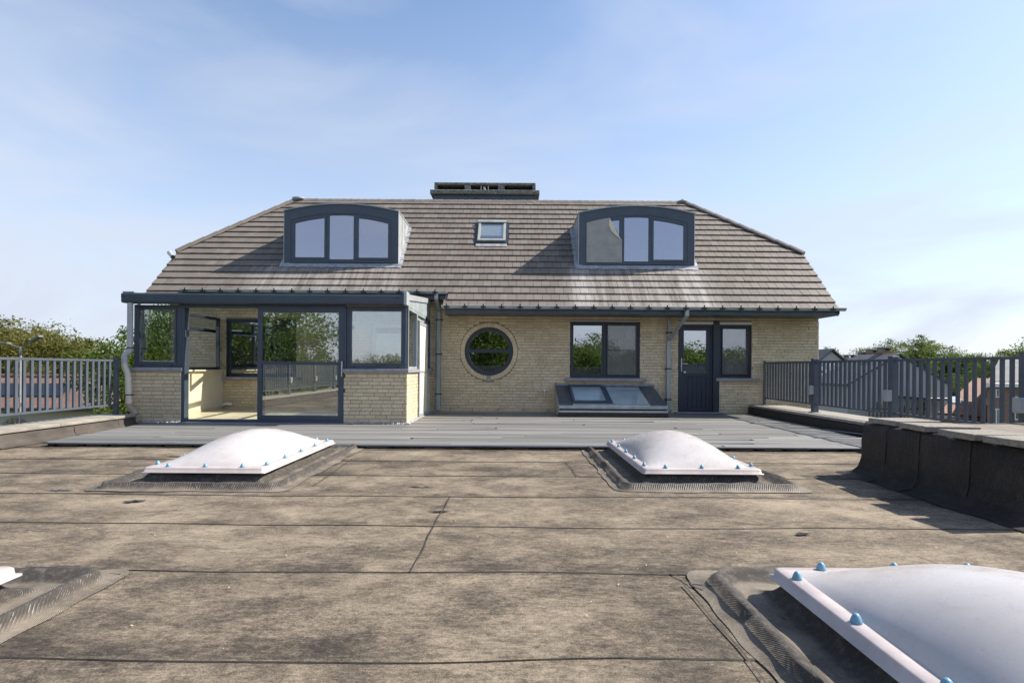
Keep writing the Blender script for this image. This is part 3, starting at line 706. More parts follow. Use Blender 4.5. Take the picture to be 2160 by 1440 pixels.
def gutter(x0, x1, y, z, r=.062):
    b = MB(); n = 14; m_ = 24; t_ = .004
    for i in range(m_+1):
        x = x0+(x1-x0)*i/m_; sag = .004*math.sin(i*.9)
        for k in range(n+1):
            A = math.pi + math.pi*k/n; b.v.append((x, y+r*math.cos(A), z+r*1.05*math.sin(A)+sag))
    for i in range(m_):
        for k in range(n): p = i*(n+1)+k; b.f.append((p, p+1, p+n+2, p+n+1))
    b.f.append(tuple(range(n+1))); b.f.append(tuple(m_*(n+1)+k for k in range(n, -1, -1)))
    g_ = build(b, 'gutter', M['zinc'], house); smooth(g_, 50)
    build(MB().tube([(x0, y-r, z+.004),(x1, y-r, z+.004)], .009, 8), 'bead', M['zinc_light'], g_)
    bm_ = MB()                                            # pointed strap bracket
    q = [(-.010,.03),(.010,.03),(.010,-.005),(.034,-.028),(.040,-.010),(.052,-.032),(.034,-.050),(.012,-.036),(.014,-.075),(-.014,-.075),(-.012,-.036),(-.034,-.050),(-.052,-.032),(-.040,-.010),(-.034,-.028),(-.010,-.005)]
    bm_.prism([(a*1.3, -r-.016, c*1.3+.005) for a, c in q], (0,.012,0))
    bme = bm_.mesh('bracket', M['black_iron']); x = x0+.12
    while x < x1-.03:
        o = bpy.data.objects.new('bracket', bme); link(o, g_, (x, y, z)); x += .435
    return g_
gutter(-1.68, 7.90, 12.715, 2.655)
gutter(-8.10, -1.60, 13.10, 3.045)
# ---------------- downpipes
def downpipe(path, w_, clips, x):
    d = build(MB(), 'downpipe', None, house); bpy.data.objects.remove(d)
    b = MB(); hw = w_/2
    for i in range(len(path)-1):
        p, q = Vector(path[i]), Vector(path[i+1])
    vs = []; P = [Vector(p) for p in path]
    for p in P: vs += [(p.x-hw,p.y-hw,p.z),(p.x+hw,p.y-hw,p.z),(p.x+hw,p.y+hw,p.z),(p.x-hw,p.y+hw,p.z)]
    fs = []
    for i in range(len(P)-1):
        for k in range(4): fs.append((4*i+k, 4*i+(k+1) % 4, 4*i+4+(k+1) % 4, 4*i+4+k))
    fs += [(0,1,2,3), tuple(4*(len(P)-1)+k for k in (3,2,1,0))]
    b.add(vs, fs); d = build(b, 'downpipe', M['zinc'], house)
    for z in clips: build(MB().frame(x-.075, x+.075, WY-.16, WY-.04, 0, 0, 0) if False else MB().cbox(x-.075, x+.075, WY-.118, WY+.0, z-.014, z+.014, .004), 'clip', M['black_iron'], d)
    return d
downpipe([(-1.86,13.10,3.0),(-1.86,13.10,2.86),(-1.86,WY-.065,2.60),(-1.86,WY-.065,.12)], .088, (2.40,1.53,.52), -1.86)
d2 = downpipe([(4.14,12.715,2.60),(4.14,12.715,2.45),(3.965,WY-.06,1.90),(3.965,WY-.06,.12)], .085, (1.20,.42), 3.965)
build(MB().cbox(3.935, 3.995, WY-.10, WY-.02, 1.80, 2.46, .004), 'old_pipe_end', M['zinc'], d2)
build(MB().cbox(3.90, 4.04, WY-.118, WY, 2.10, 2.128, .004), 'clip', M['black_iron'], d2)
# outdoor tap and small ports
tp = build(MB().lathe([(.035,0),(.035,.015),(.018,.02),(.014,.07),(.02,.075),(.02,.085)], 12).add([], []), 'wall_tap', M['steel'], house, (.83, WY-.012, .62))
tp.rotation_euler = (R(90), 0, 0)
b = MB().tube([(0,0,.05),(0,-.045,.075),(0,-.09,.075)], .012, 8); build(b, 'spout', M['steel'], tp, None).location = (0,0,0)
wb = MB().box(-.006,.006,-.015,0,-.03,.03).mesh('weep_vent', M['dark_pvc'])
for x in (-1.55,-1.0,-.35,.3,.95,4.05,6.2): link(bpy.data.objects.new('weep_vent', wb), wall, (x, WY-.001, .125))

# ---------------- roof
roofm = MB()
xcuts = sorted({XL, XR, -8.05, -1.63, *[v for d in DORM for v in (d[0]+.04, d[1]-.04)], *RWX})
ycuts = [EY+.04, 13.12, DY+.06, RWY[0], RWY[1], 15.45, 16.35]
for i in range(len(xcuts)-1):
    for j in range(len(ycuts)-1):
        cx, cy = (xcuts[i]+xcuts[i+1])/2, (ycuts[j]+ycuts[j+1])/2
        if cy < 13.12 and cx < -1.63: continue
        if any(d[0] < cx < d[1] for d in DORM) and DY < cy < 15.45: continue
        if RWX[0] < cx < RWX[1] and RWY[0] < cy < RWY[1]: continue
        pts = []
        for (xx, yy) in ((xcuts[i],ycuts[j]),(xcuts[i+1],ycuts[j]),(xcuts[i+1],ycuts[j+1]),(xcuts[i],ycuts[j+1])):
            a, c = xlim(yy); xx = min(max(xx, a+.03), c-.03); pts.append((xx, yy, rz(yy)-.012))
        if (Vector(pts[1])-Vector(pts[0])).length + (Vector(pts[2])-Vector(pts[3])).length < .02: continue
        roofm.poly(pts)
zr = RIDZ
roofm.poly([(XR,HR,rz(HR)),(XR,32.7-HR,rz(HR)),(RR[0],16.35,zr)]); roofm.poly([(XL,HL,rz(HL)),(RL[0],16.35,zr),(XL,32.7-HL,rz(HL))])
roofm.poly([(XL,19.95,EZ),(XR,19.95,EZ),(XR,32.7-HR,rz(HR)),(RR[0],16.35,zr),(RL[0],16.35,zr),(XL,32.7-HL,rz(HL))])
roof = build(roofm, 'roof', M['tile'], house)
E = .271; TWD = .209
SV = Vector((0, CT, ST)); NV = Vector((0, -ST, CT))
def tile_geo(b, xa, xb, s0, clip=True, org=None):
    o = org or Vector((0, 0, 0)); base = Vector((0, EY, EZ))
    dz = jr.uniform(-.003, .003); tl = jr.uniform(-.0025, .0025)
    def P(x, s, nrm):
        p = base + SV*s + NV*nrm; xx = x
        if clip:
            a, c = xlim(p.y); xx = min(max(xx, a), c)
        return (xx-o.x, p.y-o.y, p.z-o.z)
    lo_b, lo_t, up = .012+dz, .049+dz, .012
    L_ = E+.035
    vs = [P(xa,s0,lo_b-tl),P(xb,s0,lo_b+tl),P(xb,s0,lo_t-.004+tl),P(xa,s0,lo_t-.004-tl),P(xa,s0+.006,lo_t-tl),P(xb,s0+.006,lo_t+tl),P(xb,s0+L_,up),P(xa,s0+L_,up),P(xa,s0+L_,-.008),P(xb,s0+L_,-.008)]
    b.add(vs, [(0,1,2,3),(3,2,5,4),(4,5,6,7),(0,3,4,7,8),(1,9,6,5,2)])
tiles = []
for c in range(19):
    s0 = c*E; yc = EY + (s0+E/2)*CT
    xa0 = XL-.03; off = (TWD/2 if c % 2 else 0) + .0
    x = xa0 - off
    a, cc = xlim(yc)
    while x < cc:
        xa, xb = max(x, a-.0), min(x+TWD-.007, cc); x += TWD
        if xb-xa < .03: continue
        mid = (xa+xb)/2
        if c < 2 and mid < -1.66:
            if not (c == 1 and mid < -8.1): continue
        if c < 2 and xa < -1.66 < xb: xa = -1.66
        ylo, yhi = EY + s0*CT, EY + (s0+E)*CT
        skip = False
        for d in DORM:
            if ylo > DY-.12 and ylo < 15.3 and xb > d[0] and xa < d[1]:
                if xa < d[0] and d[0]-xa > .03: xb = d[0]-.003
                elif xb > d[1] and xb-d[1] > .03: xa = d[1]+.003
                else: skip = True
        if ylo > RWY[0]-.15 and ylo < RWY[1]-.07 and xb > RWX[0] and xa < RWX[1]:
            if xa < RWX[0] and RWX[0]-xa > .03: xb = RWX[0]-.003
            elif xb > RWX[1] and xb-RWX[1] > .03: xa = RWX[1]+.003
            else: skip = True
        if skip: continue
        tiles.append((xa, xb, s0, yc))
tiles.sort(key=lambda q: (q[1]-q[0] < .17, (q[3])**2 + ((q[0]+q[1])/2)**2*.5))
for q in tiles[:300]:
    b = MB(); og = Vector(((q[0]+q[1])/2, EY, EZ)) + SV*q[2]*1.0; og.x = (q[0]+q[1])/2
    tile_geo(b, q[0], q[1], q[2], True, og); build(b, 'roof_tile', M['tile'], roof, og)
b = MB()
for q in tiles[300:]: tile_geo(b, q[0], q[1], q[2])
tag(build(b, 'tile_courses', M['tile'], roof), kind='stuff')
# ridge tiles
b = MB(); prof = [(-.13,-.095),(-.10,-.045),(-.03,.022),(.03,.022),(.10,-.045),(.13,-.095)]
def capm(L_, prof, name, up=.012):
    b = MB(); n_ = len(prof)
    b.v += [(0, p, z) for p, z in prof] + [(L_, p*1.0, z+up) for p, z in prof]
    for k in range(n_-1): b.f.append((k, k+1, n_+k+1, n_+k))
    b.f.append(tuple(range(n_))); b.f.append(tuple(range(2*n_-1, n_-1, -1)))
    return b.mesh(name, M['tile'])
rm = capm(.222, prof, 'ridge_tile'); x = RL[0]
while x < RR[0]-.05:
    o = bpy.data.objects.new('ridge_tile', rm); link(o, roof, (x, 16.35, zr+.005+rnd.uniform(-.003,.003))); x += .211
hm = capm(.43, [(-.12,-.05),(-.10,-.005),(-.045,.045),(.045,.045),(.10,-.005),(.12,-.05)], 'hip_tile', .015)
def hip(A, B):
    A, B = Vector(A), Vector(B); d = (B-A); L_ = d.length; d.normalize(); n_ = int(L_/.395)+1
    xax = d; yax = Vector((0,0,1)).cross(xax).normalized(); zax = xax.cross(yax)
    mt = Matrix((xax, yax, zax)).transposed()
    for i in range(n_):
        o = bpy.data.objects.new('hip_tile', hm); link(o, roof, A + d*(L_/n_*i) + zax*.028); o.rotation_euler = mt.to_euler()
hip((XL-.03,HL-.03,rz(HL)-.02), (RL[0],16.35,zr)); hip((XR+.03,HR-.03,rz(HR)-.02), (RR[0],16.35,zr))
def blob(cx, cy, cz, rx, ry, rz_, seed, name, m, parent):
    q = random.Random(seed); bm = bmesh.new(); bmesh.ops.create_icosphere(bm, subdivisions=2, radius=1)
    for v in bm.verts: v.co = Vector((v.co.x*rx, v.co.y*ry, v.co.z*rz_))*(1+q.uniform(-.14,.14))
    me = bpy.data.meshes.new(name); bm.to_mesh(me); bm.free(); me.materials.append(m); me.polygons.foreach_set("use_smooth", [True]*len(me.polygons))
    return build(me, name, None, parent, (cx, cy, cz))
blob(RL[0]+.04, 16.30, zr+.02, .20, .14, .055, 1, 'lead_cap', M['lead'], roof)
blob(RR[0]-.02, 16.32, zr+.01, .17, .13, .045, 2, 'lead_cap', M['lead'], roof)
vp = build(MB().tube([(-9.16,14.30,4.20),(-8.98,14.10,4.10),(-8.86,13.97,4.02)], .062, 14), 'vent_pipe', M['pvc_grey'], roof); smooth(vp, 40)
build(MB().tube([(-8.862,13.972,4.021),(-8.855,13.965,4.016)], .048, 14), 'pipe_mouth', M['black_iron'], vp)
# verge edge boards
for xx, yy in ((XL+.01, HL), (XR-.01, HR)):
    build(MB().prism([(xx,EY,EZ-.09),(xx,yy,rz(yy)-.09),(xx,yy,rz(yy)+.005),(xx,EY,EZ+.005)], (.012,0,0)), 'verge_board', M['dark_pvc'], roof)

# ---------------- dormers
M['attic'] = plain('grey_attic_wall', (.20,.205,.24), .8, 0, .06, 2)
def dormer(x0, x1, label, cloth=False):
    h = holder('dormer', house, ((x0+x1)/2, DY, 3.78), label=label)
    zb, zside, zmid = 3.865, 5.215, 5.40; xc = (x0+x1)/2; hw = (x1-x0)/2
    def arch(zs_, zm_, w_): return lambda x: zs_ + (zm_-zs_)*(1-((x-xc)/w_)**2)
    outer = arch(zside, zmid, hw); ix0, ix1 = x0+.165, x1-.165; ih = hw-.165
    inner = arch(4.985, 5.175, ih); ib = 3.915
    f = MB(); yf, yb = DY, DY+.05
    f.band(x0, ix0, zb, outer, yf, yb, 4); f.band(ix1, x1, zb, outer, yf, yb, 4); f.band(ix0, ix1, inner, outer, yf, yb, 20); f.band(ix0, ix1, zb, ib, yf, yb, 1)
    build(f, 'face_panel', M['anthracite'], h)
    e = MB().band(x0-.025, x1+.025, lambda x: outer(x)+.002, lambda x: outer(x)+.034, DY-.03, 15.62, 22); build(e, 'barrel_roof', M['zinc'], h)
    for xx, s_ in ((x0-.012, .012), (x1, .012)):
        build(MB().prism([(xx,DY+.003,3.80),(xx,DY+.003,zside),(xx,DY+(zside-rz(DY))/TAN,zside)], (s_,0,0)), 'cheek', M['zinc_light'] if xx > xc else M['zinc'], h)  # sun and shade painted in: paler zinc on the right cheek, darker left
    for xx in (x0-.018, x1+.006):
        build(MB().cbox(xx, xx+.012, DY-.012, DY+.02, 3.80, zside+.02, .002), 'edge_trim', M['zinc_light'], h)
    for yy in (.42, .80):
        zz0 = rz(DY+yy); build(MB().cbox(x1+.012, x1+.024, DY+yy, DY+yy+.02, zz0, zside, .002), 'standing_seam', M['zinc_light'], h)  # seams follow the cheeks' painted sun and shade
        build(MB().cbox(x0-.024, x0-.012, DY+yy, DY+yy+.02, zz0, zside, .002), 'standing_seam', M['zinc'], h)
    # lead apron, uneven lower edge
    a = MB(); n_ = 40
    for i in range(n_+1):
        x = x0-.10+(x1-x0+.20)*i/n_; wv_ = .012*math.sin(i*1.7+x0)+.006*math.sin(i*3.9)
        s0 = (DY-EY)/CT; p0 = Vector((x,EY,EZ))+SV*(s0-.075+wv_)+NV*.042; p1 = Vector((x,EY,EZ))+SV*(s0-.02)+NV*.048; a.v += [tuple(p0), tuple(p1), (x, DY-.012, zb+.006)]
    for i in range(n_): q = 3*i; a.f += [(q, q+3, q+4, q+1), (q+1, q+4, q+5, q+2)]
    build(a, 'lead_apron', M['lead'], h)
    for sgn, xe in ((1, x1), (-1, x0)):                    # stepped soakers beside the cheeks
        a = MB(); n_ = 8
        for i in range(n_+1):
            s_ = (DY-EY)/CT + (1.33/CT)*i/n_; p = Vector((xe+sgn*.014,EY,EZ))+SV*s_+NV*.05; q = Vector((xe+sgn*(.10+.02*(i % 2)),EY,EZ))+SV*s_+NV*.043
            a.v += [tuple(p), tuple(q)]
        for i in range(n_): q = 2*i; a.f.append((q, q+1, q+3, q+2))
        build(a, 'soaker', M['lead'], h)
    # window
    yw = DY+.012; fr = .045; oin = arch(4.985-fr, 5.175-fr, ih)
    wf = MB(); wf.band(ix0, ix0+fr, ib, inner, yw, yw+.07, 2); wf.band(ix1-fr, ix1, ib, inner, yw, yw+.07, 2); wf.band(ix0+fr, ix1-fr, lambda x: inner(x)-fr, inner, yw, yw+.07, 20); wf.band(ix0+fr, ix1-fr, ib, ib+.06, yw, yw+.07, 1)
    build(wf, 'window_frame', M['anthracite'], h)
    W3 = ix1-ix0; m1, m2 = ix0+W3*.365, ix0+W3*.635
    for mx_ in (m1, m2): build(MB().band(mx_-.035, mx_+.035, ib+.058, lambda x: inner(x)-fr+.003, yw+.004, yw+.066, 2), 'mullion', M['anthracite'], h)
    lights = [(ix0+fr, m1-.035, True), (m1+.035, m2-.035, False), (m2+.035, ix1-fr, True)]
    for (a, c, sash) in lights:
        t_ = .052 if sash else .012; lo = ib+.06; hi = lambda x: inner(x)-fr
        if sash:
            s_ = MB(); s_.band(a, a+t_, lo, hi, yw-.010, yw+.05, 2); s_.band(c-t_, c, lo, hi, yw-.010, yw+.05, 2); s_.band(a+t_, c-t_, lambda x: hi(x)-t_, hi, yw-.010, yw+.05, 10); s_.band(a+t_, c-t_, lo, lo+t_, yw-.010, yw+.05, 1)
            build(s_, 'sash', M['anthracite'], h)
        build(MB().band(a+t_-.003, c-t_+.003, lo+t_-.003, lambda x: hi(x)-t_+.003, yw+.02, yw+.028, 10), 'pane', M['glass_dormer'], h)
    build(MB().cbox(ix0-.02, ix1+.02, DY-.035, DY+.0, ib-.03, ib+.01, .004), 'sill', M['anthracite'], h)
    # white lined recess behind
    r = MB(); xa, xb, y0, y1, z0 = ix0-.06, ix1+.06, DY+.10, 16.2, 3.75
    r.quad((xa,y0,z0),(xa,y1,z0),(xa,y1,5.2),(xa,y0,5.2)); r.quad((xb,y0,z0),(xb,y1,z0),(xb,y1,5.2),(xb,y0,5.2)); r.quad((xa,y0,z0),(xb,y0,z0),(xb,y1,z0),(xa,y1,z0))
    r.band(xa, xb, lambda x: inner(x)+.02, lambda x: inner(x)+.03, y0, y1, 12)
    build(r, 'recess', M['white'], h)
    build(MB().quad((xa,y1,z0),(xb,y1,z0),(xb,y1,5.2),(xa,y1,5.2)), 'back_wall', M['attic'], h)
    build(MB().cbox(xc+.35, xc+.95, 16.1, 16.19, 3.76, 4.75, .01), 'inner_door', M['room'], h)
    if cloth:                                             # torn insect screen folding away from the left sash
        a, c, _ = lights[0]; lo = ib+.03; hi = lambda x: inner(x)-.02
        a -= .02; c += .015
        pts = []; xt = a+.66*(c-a)
        n_ = 10
        pts = [(a, lo), (c, lo), (c, lo+.56)]
        for k in range(1, 7):
            u = k/7; pts.append((c-(c-xt)*u+.012*math.sin(k*9), lo+.56+(hi(xt)-lo-.60)*u+.02*math.sin(k*5)))
        for k in range(n_+1): x = xt-(xt-a)*k/n_; pts.append((x, hi(x)))
        build(MB().prism([(p, DY-.010, q) for p, q in pts], (0,.003,0)), 'torn_screen', fabric('torn_mesh', (.50,.49,.46), .66), h)
        fo = MB(); F = [(xt-.02, hi(xt)-.01), (xt+.05, hi(xt)-.13), (xt+.16, hi(xt)-.36), (c+.0, lo+.55), (c-.05, lo+.60), (xt+.10, hi(xt)-.42), (xt+.02, hi(xt)-.34), (xt-.03, hi(xt)-.2)]
        fo.v = [(p, DY-.016-.03*math.sin(i*1.4)**2, q) for i, (p, q) in enumerate(F)]; fo.f = [(0,1,7),(1,6,7),(1,2,6),(2,5,6),(2,3,4),(2,4,5)]
        build(fo, 'torn_fold', M['plaster'], h)
        build(MB().box(a, c, DY-.014, DY-.006, lo+.44, lo+.452), 'screen_bar', M['zinc'], h)
    return h
dormer(*DORM[0], 'arched dormer with three clear lights above the conservatory')
dormer(*DORM[1], 'arched dormer with a torn insect screen hanging at its left light', True)
# ---------------- roof window
rwn = holder('roof_window', house, (-.58, 15.0, rz(15.0)))
def onroof(x, s, nn): p = Vector((x, EY, EZ)) + SV*s + NV*nn; return (p.x, p.y, p.z)
def rbox(x0, x1, s0, s1, n0, n1):
    b = MB(); c = [onroof(x, s, nn) for nn in (n0, n1) for (x, s) in ((x0,s0),(x1,s0),(x1,s1),(x0,s1))]
    return b.add(c, [(0,3,2,1),(4,5,6,7),(0,1,5,4),(1,2,6,5),(2,3,7,6),(3,0,4,7)])
def rframe(x0, x1, s0, s1, t, n0, n1):
    b = MB(); o = [(x0,s0),(x1,s0),(x1,s1),(x0,s1)]; i = [(x0+t,s0+t),(x1-t,s0+t),(x1-t,s1-t),(x0+t,s1-t)]
    b.v = [onroof(a, c, n1) for a, c in o]+[onroof(a, c, n1) for a, c in i]+[onroof(a, c, n0) for a, c in o]+[onroof(a, c, n0) for a, c in i]
    for k in range(4):
        m_ = (k+1) % 4; b.f += [(k,m_,4+m_,4+k),(m_,k,8+k,8+m_),(4+k,4+m_,12+m_,12+k)]
    return b
sa, sb = (RWY[0]-EY)/CT, (RWY[1]-EY)/CT
build(rframe(RWX[0]-.02, RWX[1]+.02, sa-.02, sb+.02, .09, .02, .055), 'flashing', M['dark_pvc'], rwn)
build(rframe(RWX[0]+.06, RWX[1]-.06, sa+.07, sb-.04, .065, .05, .11), 'frame', plain('olive_grey_frame', (.34,.34,.30), .5), rwn)
build(rbox(RWX[0]+.12, RWX[1]-.12, sa+.13, sb-.10, .085, .093), 'pane', M['glass_clear'], rwn)
build(rbox(RWX[0]+.12, RWX[1]-.12, sa+.36, sb-.10, .06, .065), 'blind', M['white'], rwn)
build(rbox(RWX[0]+.05, RWX[1]-.05, sb-.12, sb-.02, .11, .14), 'hood', M['zinc'], rwn)
build(rbox(RWX[0]+.02, RWX[1]-.02, sa-.14, sa-.01, .044, .050), 'apron', M['lead'], rwn)
rc = rbox(RWX[0]+.02, RWX[1]-.02, sa+.03, sb-.03, -.55, .0); rc.f = [f for f in rc.f if f != (4,5,6,7)]
build(rc, 'recess', M['room'], rwn)
# ---------------- chimney
ch = holder('chimney', house, (-.9, 17.5, 6.3))
cx0, cx1 = -2.55, .74; cy0, cy1 = 17.15, 18.25
cl = MB()
for i in range(3):
    a = cx0+(cx1-cx0)*i/3; c = cx0+(cx1-cx0)*(i+1)/3
    build(MB().cbox(a+.003, c-.003, cy0, cy1, 5.2, 6.72, .004), 'cladding_panel', M['anthracite'], ch)
build(MB().cbox(cx0-.10, cx1+.10, cy0-.10, cy1+.1, 6.72, 6.855, .015), 'cap_slab', M['lichen'], ch)
build(MB().cbox(cx0+.02, cx1-.02, cy0, cy1, 7.035, 7.12, .012), 'top_slab', M['lichen'], ch)
for a, c in ((cx0+.02, cx0+.12),(cx0+.99, cx0+1.19),(cx0+2.06, cx0+2.27),(cx1-.12, cx1-.02)):
    build(MB().cbox(a, c, cy0, cy1, 6.855, 7.035, .008), 'pier', M['lichen'], ch)
build(MB().box(cx0+.12, cx0+.99, cy1-.3, cy1-.2, 6.855, 7.035), 'flue_wall', M['concrete'], ch)
build(MB().box(cx0+2.27, cx1-.12, cy1-.3, cy1-.2, 6.855, 7.035), 'flue_wall', M['concrete'], ch)
build(MB().tube([(-.92,17.13,6.85),(-.92,17.10,6.91),(-.92,17.04,6.91)], .035, 10), 'vent_pipe', M['pvc_cream'], ch)
build(MB().tube([(-1.03,17.2,6.85),(-1.03,17.2,7.08)], .012, 6), 'rod', M['steel'], ch)
build(MB().tube([(-.80,17.2,6.85),(-.80,17.2,7.08)], .012, 6), 'rod', M['steel'], ch)
build(MB().lathe([(.08,0),(.08,.012)], 16), 'round_vent', M['black_iron'], ch, (-1.2, 17.145, 6.55)).rotation_euler = (R(90),0,0)

# ================================================================== CONSERVATORY
CY = 10.55; CXL, CXR = -7.51, -2.07
cons = thing('conservatory', (-4.8, CY, DZ), 'glazed lean-to conservatory with dark blue frames, sliding door and low brick piers', 'conservatory')
SIL = 1.08
def cons_wall(name, x0, x1):
    w_ = build(MB().box(x0+.012, x1-.012, CY+.012, CY+.20, 0, SIL), name, M['mortar'], cons)
    for q in brick_list(x0, x1, .03, SIL, hole=None, seed=int(abs(x0)*100)):
        b = MB(); cx, cz = (q[0]+q[1])/2, (q[2]+q[3])/2; brick_geo(b, q[0]-cx, q[1]-cx, q[2]-cz, q[3]-cz, .012)
        build(b, 'brick', M['brick'], w_, (cx, CY, cz))
    return w_
cons_wall('low_wall', CXL, -6.52); wr = cons_wall('low_wall', -3.31, CXR)
def side_wall(y0, y1):
    w_ = build(MB().box(CXR-.18, CXR-.012, y0+.2 if y0 < 11 else y0, y1, 0, SIL), 'side_wall', M['mortar'], cons)
    b = MB()
    for q in brick_list(y0, y1, .03, SIL, hole=None, seed=5):
        b = MB(); cx, cz = (q[0]+q[1])/2, (q[2]+q[3])/2; brick_geo(b, q[0]-cx, q[1]-cx, q[2]-cz, q[3]-cz, -.012, (1,0))
        build(b, 'brick', M['brick'], w_, (CXR, cx, cz))
side_wall(CY, 11.75); side_wall(12.84, 13.63)
sl = [(CXL-.04, -6.50, CY-.05, CY+.22), (-3.335, CXR+.04, CY-.05, CY+.22)]
for a in sl: build(MB().cbox(a[0], a[1], a[2], a[3], SIL+.002, SIL+.072, .006), 'sill', M['bluestone'], cons)
build(MB().cbox(CXR-.20, CXR+.045, CY+.222, 11.76, SIL+.002, SIL+.070, .006), 'sill', M['bluestone'], cons)
build(MB().cbox(CXR-.20, CXR+.045, 12.83, 13.63, SIL+.002, SIL+.070, .006), 'sill', M['bluestone'], cons)
ST_ = SIL+.074
def cwin(x0, x1, z0, z1, nm='window'):
    h = holder(nm, cons)
    build(MB().frame(x0, x1, z0, z1, .055, CY+.03, CY+.10, tb=.075), 'frame', M['anthracite'], h)
    build(MB().frame(x0+.058, x1-.058, z0+.078, z1-.058, .035, CY+.02, CY+.085), 'sash', M['anthracite'], h)
    build(MB().box(x0+.09, x1-.09, CY+.05, CY+.058, z0+.11, z1-.09), 'pane', M['glass_clear'], h)
    for xx in (x0+.14, x1-.17): build(MB().box(xx, xx+.035, CY+.012, CY+.031, z0+.028, z0+.046), 'drain_cap', M['black_iron'], h)
cwin(-7.47, -6.575, ST_, 2.385); cwin(-3.27, -2.10, ST_, 2.385)
# sliding door
sdh = holder('sliding_door', cons, label='sliding glass door with its left half open')
build(MB().frame(-6.515, -3.315, .085, 2.40, .06, CY+.005, CY+.15, tb=.05), 'frame', M['anthracite'], sdh)
build(MB().cbox(-6.573, -6.518, CY+.0, CY+.14, SIL+.08, 2.40, .004), 'jamb', M['anthracite'], sdh)
build(MB().cbox(-3.312, -3.272, CY+.0, CY+.14, SIL+.08, 2.40, .004), 'jamb', M['anthracite'], sdh)
build(MB().frame(-5.02, -3.34, .14, 2.34, .085, CY+.012, CY+.06), 'panel_frame', M['anthracite'], sdh)
build(MB().box(-4.94, -3.42, CY+.032, CY+.040, .22, 2.26), 'pane', M['glass_clear'], sdh)
build(MB().cbox(-4.936, -3.424, CY+.004, CY+.062, 1.225, 1.285, .004), 'mid_rail', M['anthracite'], sdh)
build(MB().frame(-4.98, -3.40, .14, 2.34, .07, CY+.075, CY+.12), 'panel_frame', M['anthracite'], sdh)
build(MB().box(-4.92, -3.46, CY+.095, CY+.103, .21, 2.27), 'pane', M['glass_roof'], sdh)
build(MB().cbox(-3.36, -3.335, CY-.03, CY+.012, 1.0, 1.3, .004), 'handle', M['steel'], sdh)
for z in (.5, 1.2, 1.75): build(MB().cbox(-6.453, -6.443, CY+.02, CY+.05, z, z+.14, .002), 'keep_plate', M['steel'], sdh)
build(MB().cbox(-6.72, -3.18, CY-.14, CY+.02, DZ+.006, .083, .004).cbox(-6.72, -3.18, CY-.139, CY-.12, .02, DZ+.0055, .003), 'threshold', M['bluestone'], cons)
# loose mastic and lead along the wall foot
a = MB(); n = 60
for i in range(n+1):
    x = CXL+.0+(1.0)*i/n; a.v += [(x, CY-.05-.015*math.sin(i*1.3)-.01*math.sin(i*3.1), DZ+.006), (x, CY-.012, DZ+.03+.01*math.sin(i*.9))]
for i in range(n): a.f.append((2*i, 2*i+2, 2*i+3, 2*i+1))
build(a, 'foot_flashing', M['lead'], cons)
a = MB()
for i in range(n+1):
    x = -3.18+(1.14)*i/n; a.v += [(x, CY-.05-.015*math.sin(i*1.3)-.01*math.sin(i*3.1), DZ+.006), (x, CY-.012, DZ+.03+.01*math.sin(i*.9))]
for i in range(n): a.f.append((2*i, 2*i+2, 2*i+3, 2*i+1))
build(a, 'foot_flashing', M['lead'], cons)
a = MB()
for i in range(n+1):
    yy = CY-.05+3.1*i/n; a.v += [(CXR+.07+.015*math.sin(i*1.3)+.015*math.sin(i*3.1), yy, DZ+.006), (CXR+.012, yy, DZ+.03+.01*math.sin(i*.9))]
for i in range(n): a.f.append((2*i, 2*i+1, 2*i+3, 2*i+2))
build(a, 'foot_flashing', M['lead'], cons)
# gutter beam with moulded profile
pf = [(10.36,2.435),(10.375,2.405),(10.60,2.405),(10.60,2.60),(10.40,2.60),(10.40,2.585),(10.365,2.585),(10.355,2.565)]
gb = build(MB().prism([(CXL-.06, y_, z_) for y_, z_ in pf], (CXR-.03-(CXL-.06),0,0)), 'gutter_beam', M['anthracite'], cons)
for xx in (CXL-.02, CXR-.16): build(MB().lathe([(.016,0),(.016,.006)], 10), 'plug', M['black_iron'], gb, (xx, 10.356, 2.53)).rotation_euler = (R(90),0,0)
build(MB().cbox(CXR-.028, CXR+.03, 10.34, 10.62, 2.395, 2.66, .004), 'end_cap', M['zinc_light'], gb)
build(MB().cbox(CXL-.065, CXL+.16, 10.40, 10.60, 2.601, 2.63, .004), 'end_plate', M['zinc_light'], gb)
# frame: posts, head, rafters, roof glass
for xx in (CXL+.005, CXR-.075): build(MB().cbox(xx, xx+.07, CY+.102, CY+.18, ST_, 2.40, .004), 'post', M['anthracite'], cons)
def crz(y): return 2.60 + (y-10.6)*.098
xs_ = [CXL+.02+ (CXR-CXL-.04)*i/6 for i in range(7)]
for xx in xs_: build(MB().prism([(xx-.025,10.60,crz(10.6)-.08),(xx-.025,13.6,crz(13.6)-.08),(xx-.025,13.6,crz(13.6)),(xx-.025,10.60,crz(10.6))], (.05,0,0)), 'rafter', M['anthracite'], cons)
for i in range(6):
    a, c = xs_[i]+.027, xs_[i+1]-.027
    build(MB().prism([(a,10.6,crz(10.6)-.03),(a,13.6,crz(13.6)-.03),(a,13.6,crz(13.6)-.02),(a,10.6,crz(10.6)-.02)], (c-a,0,0)), 'roof_pane', M['glass_roof'], cons)
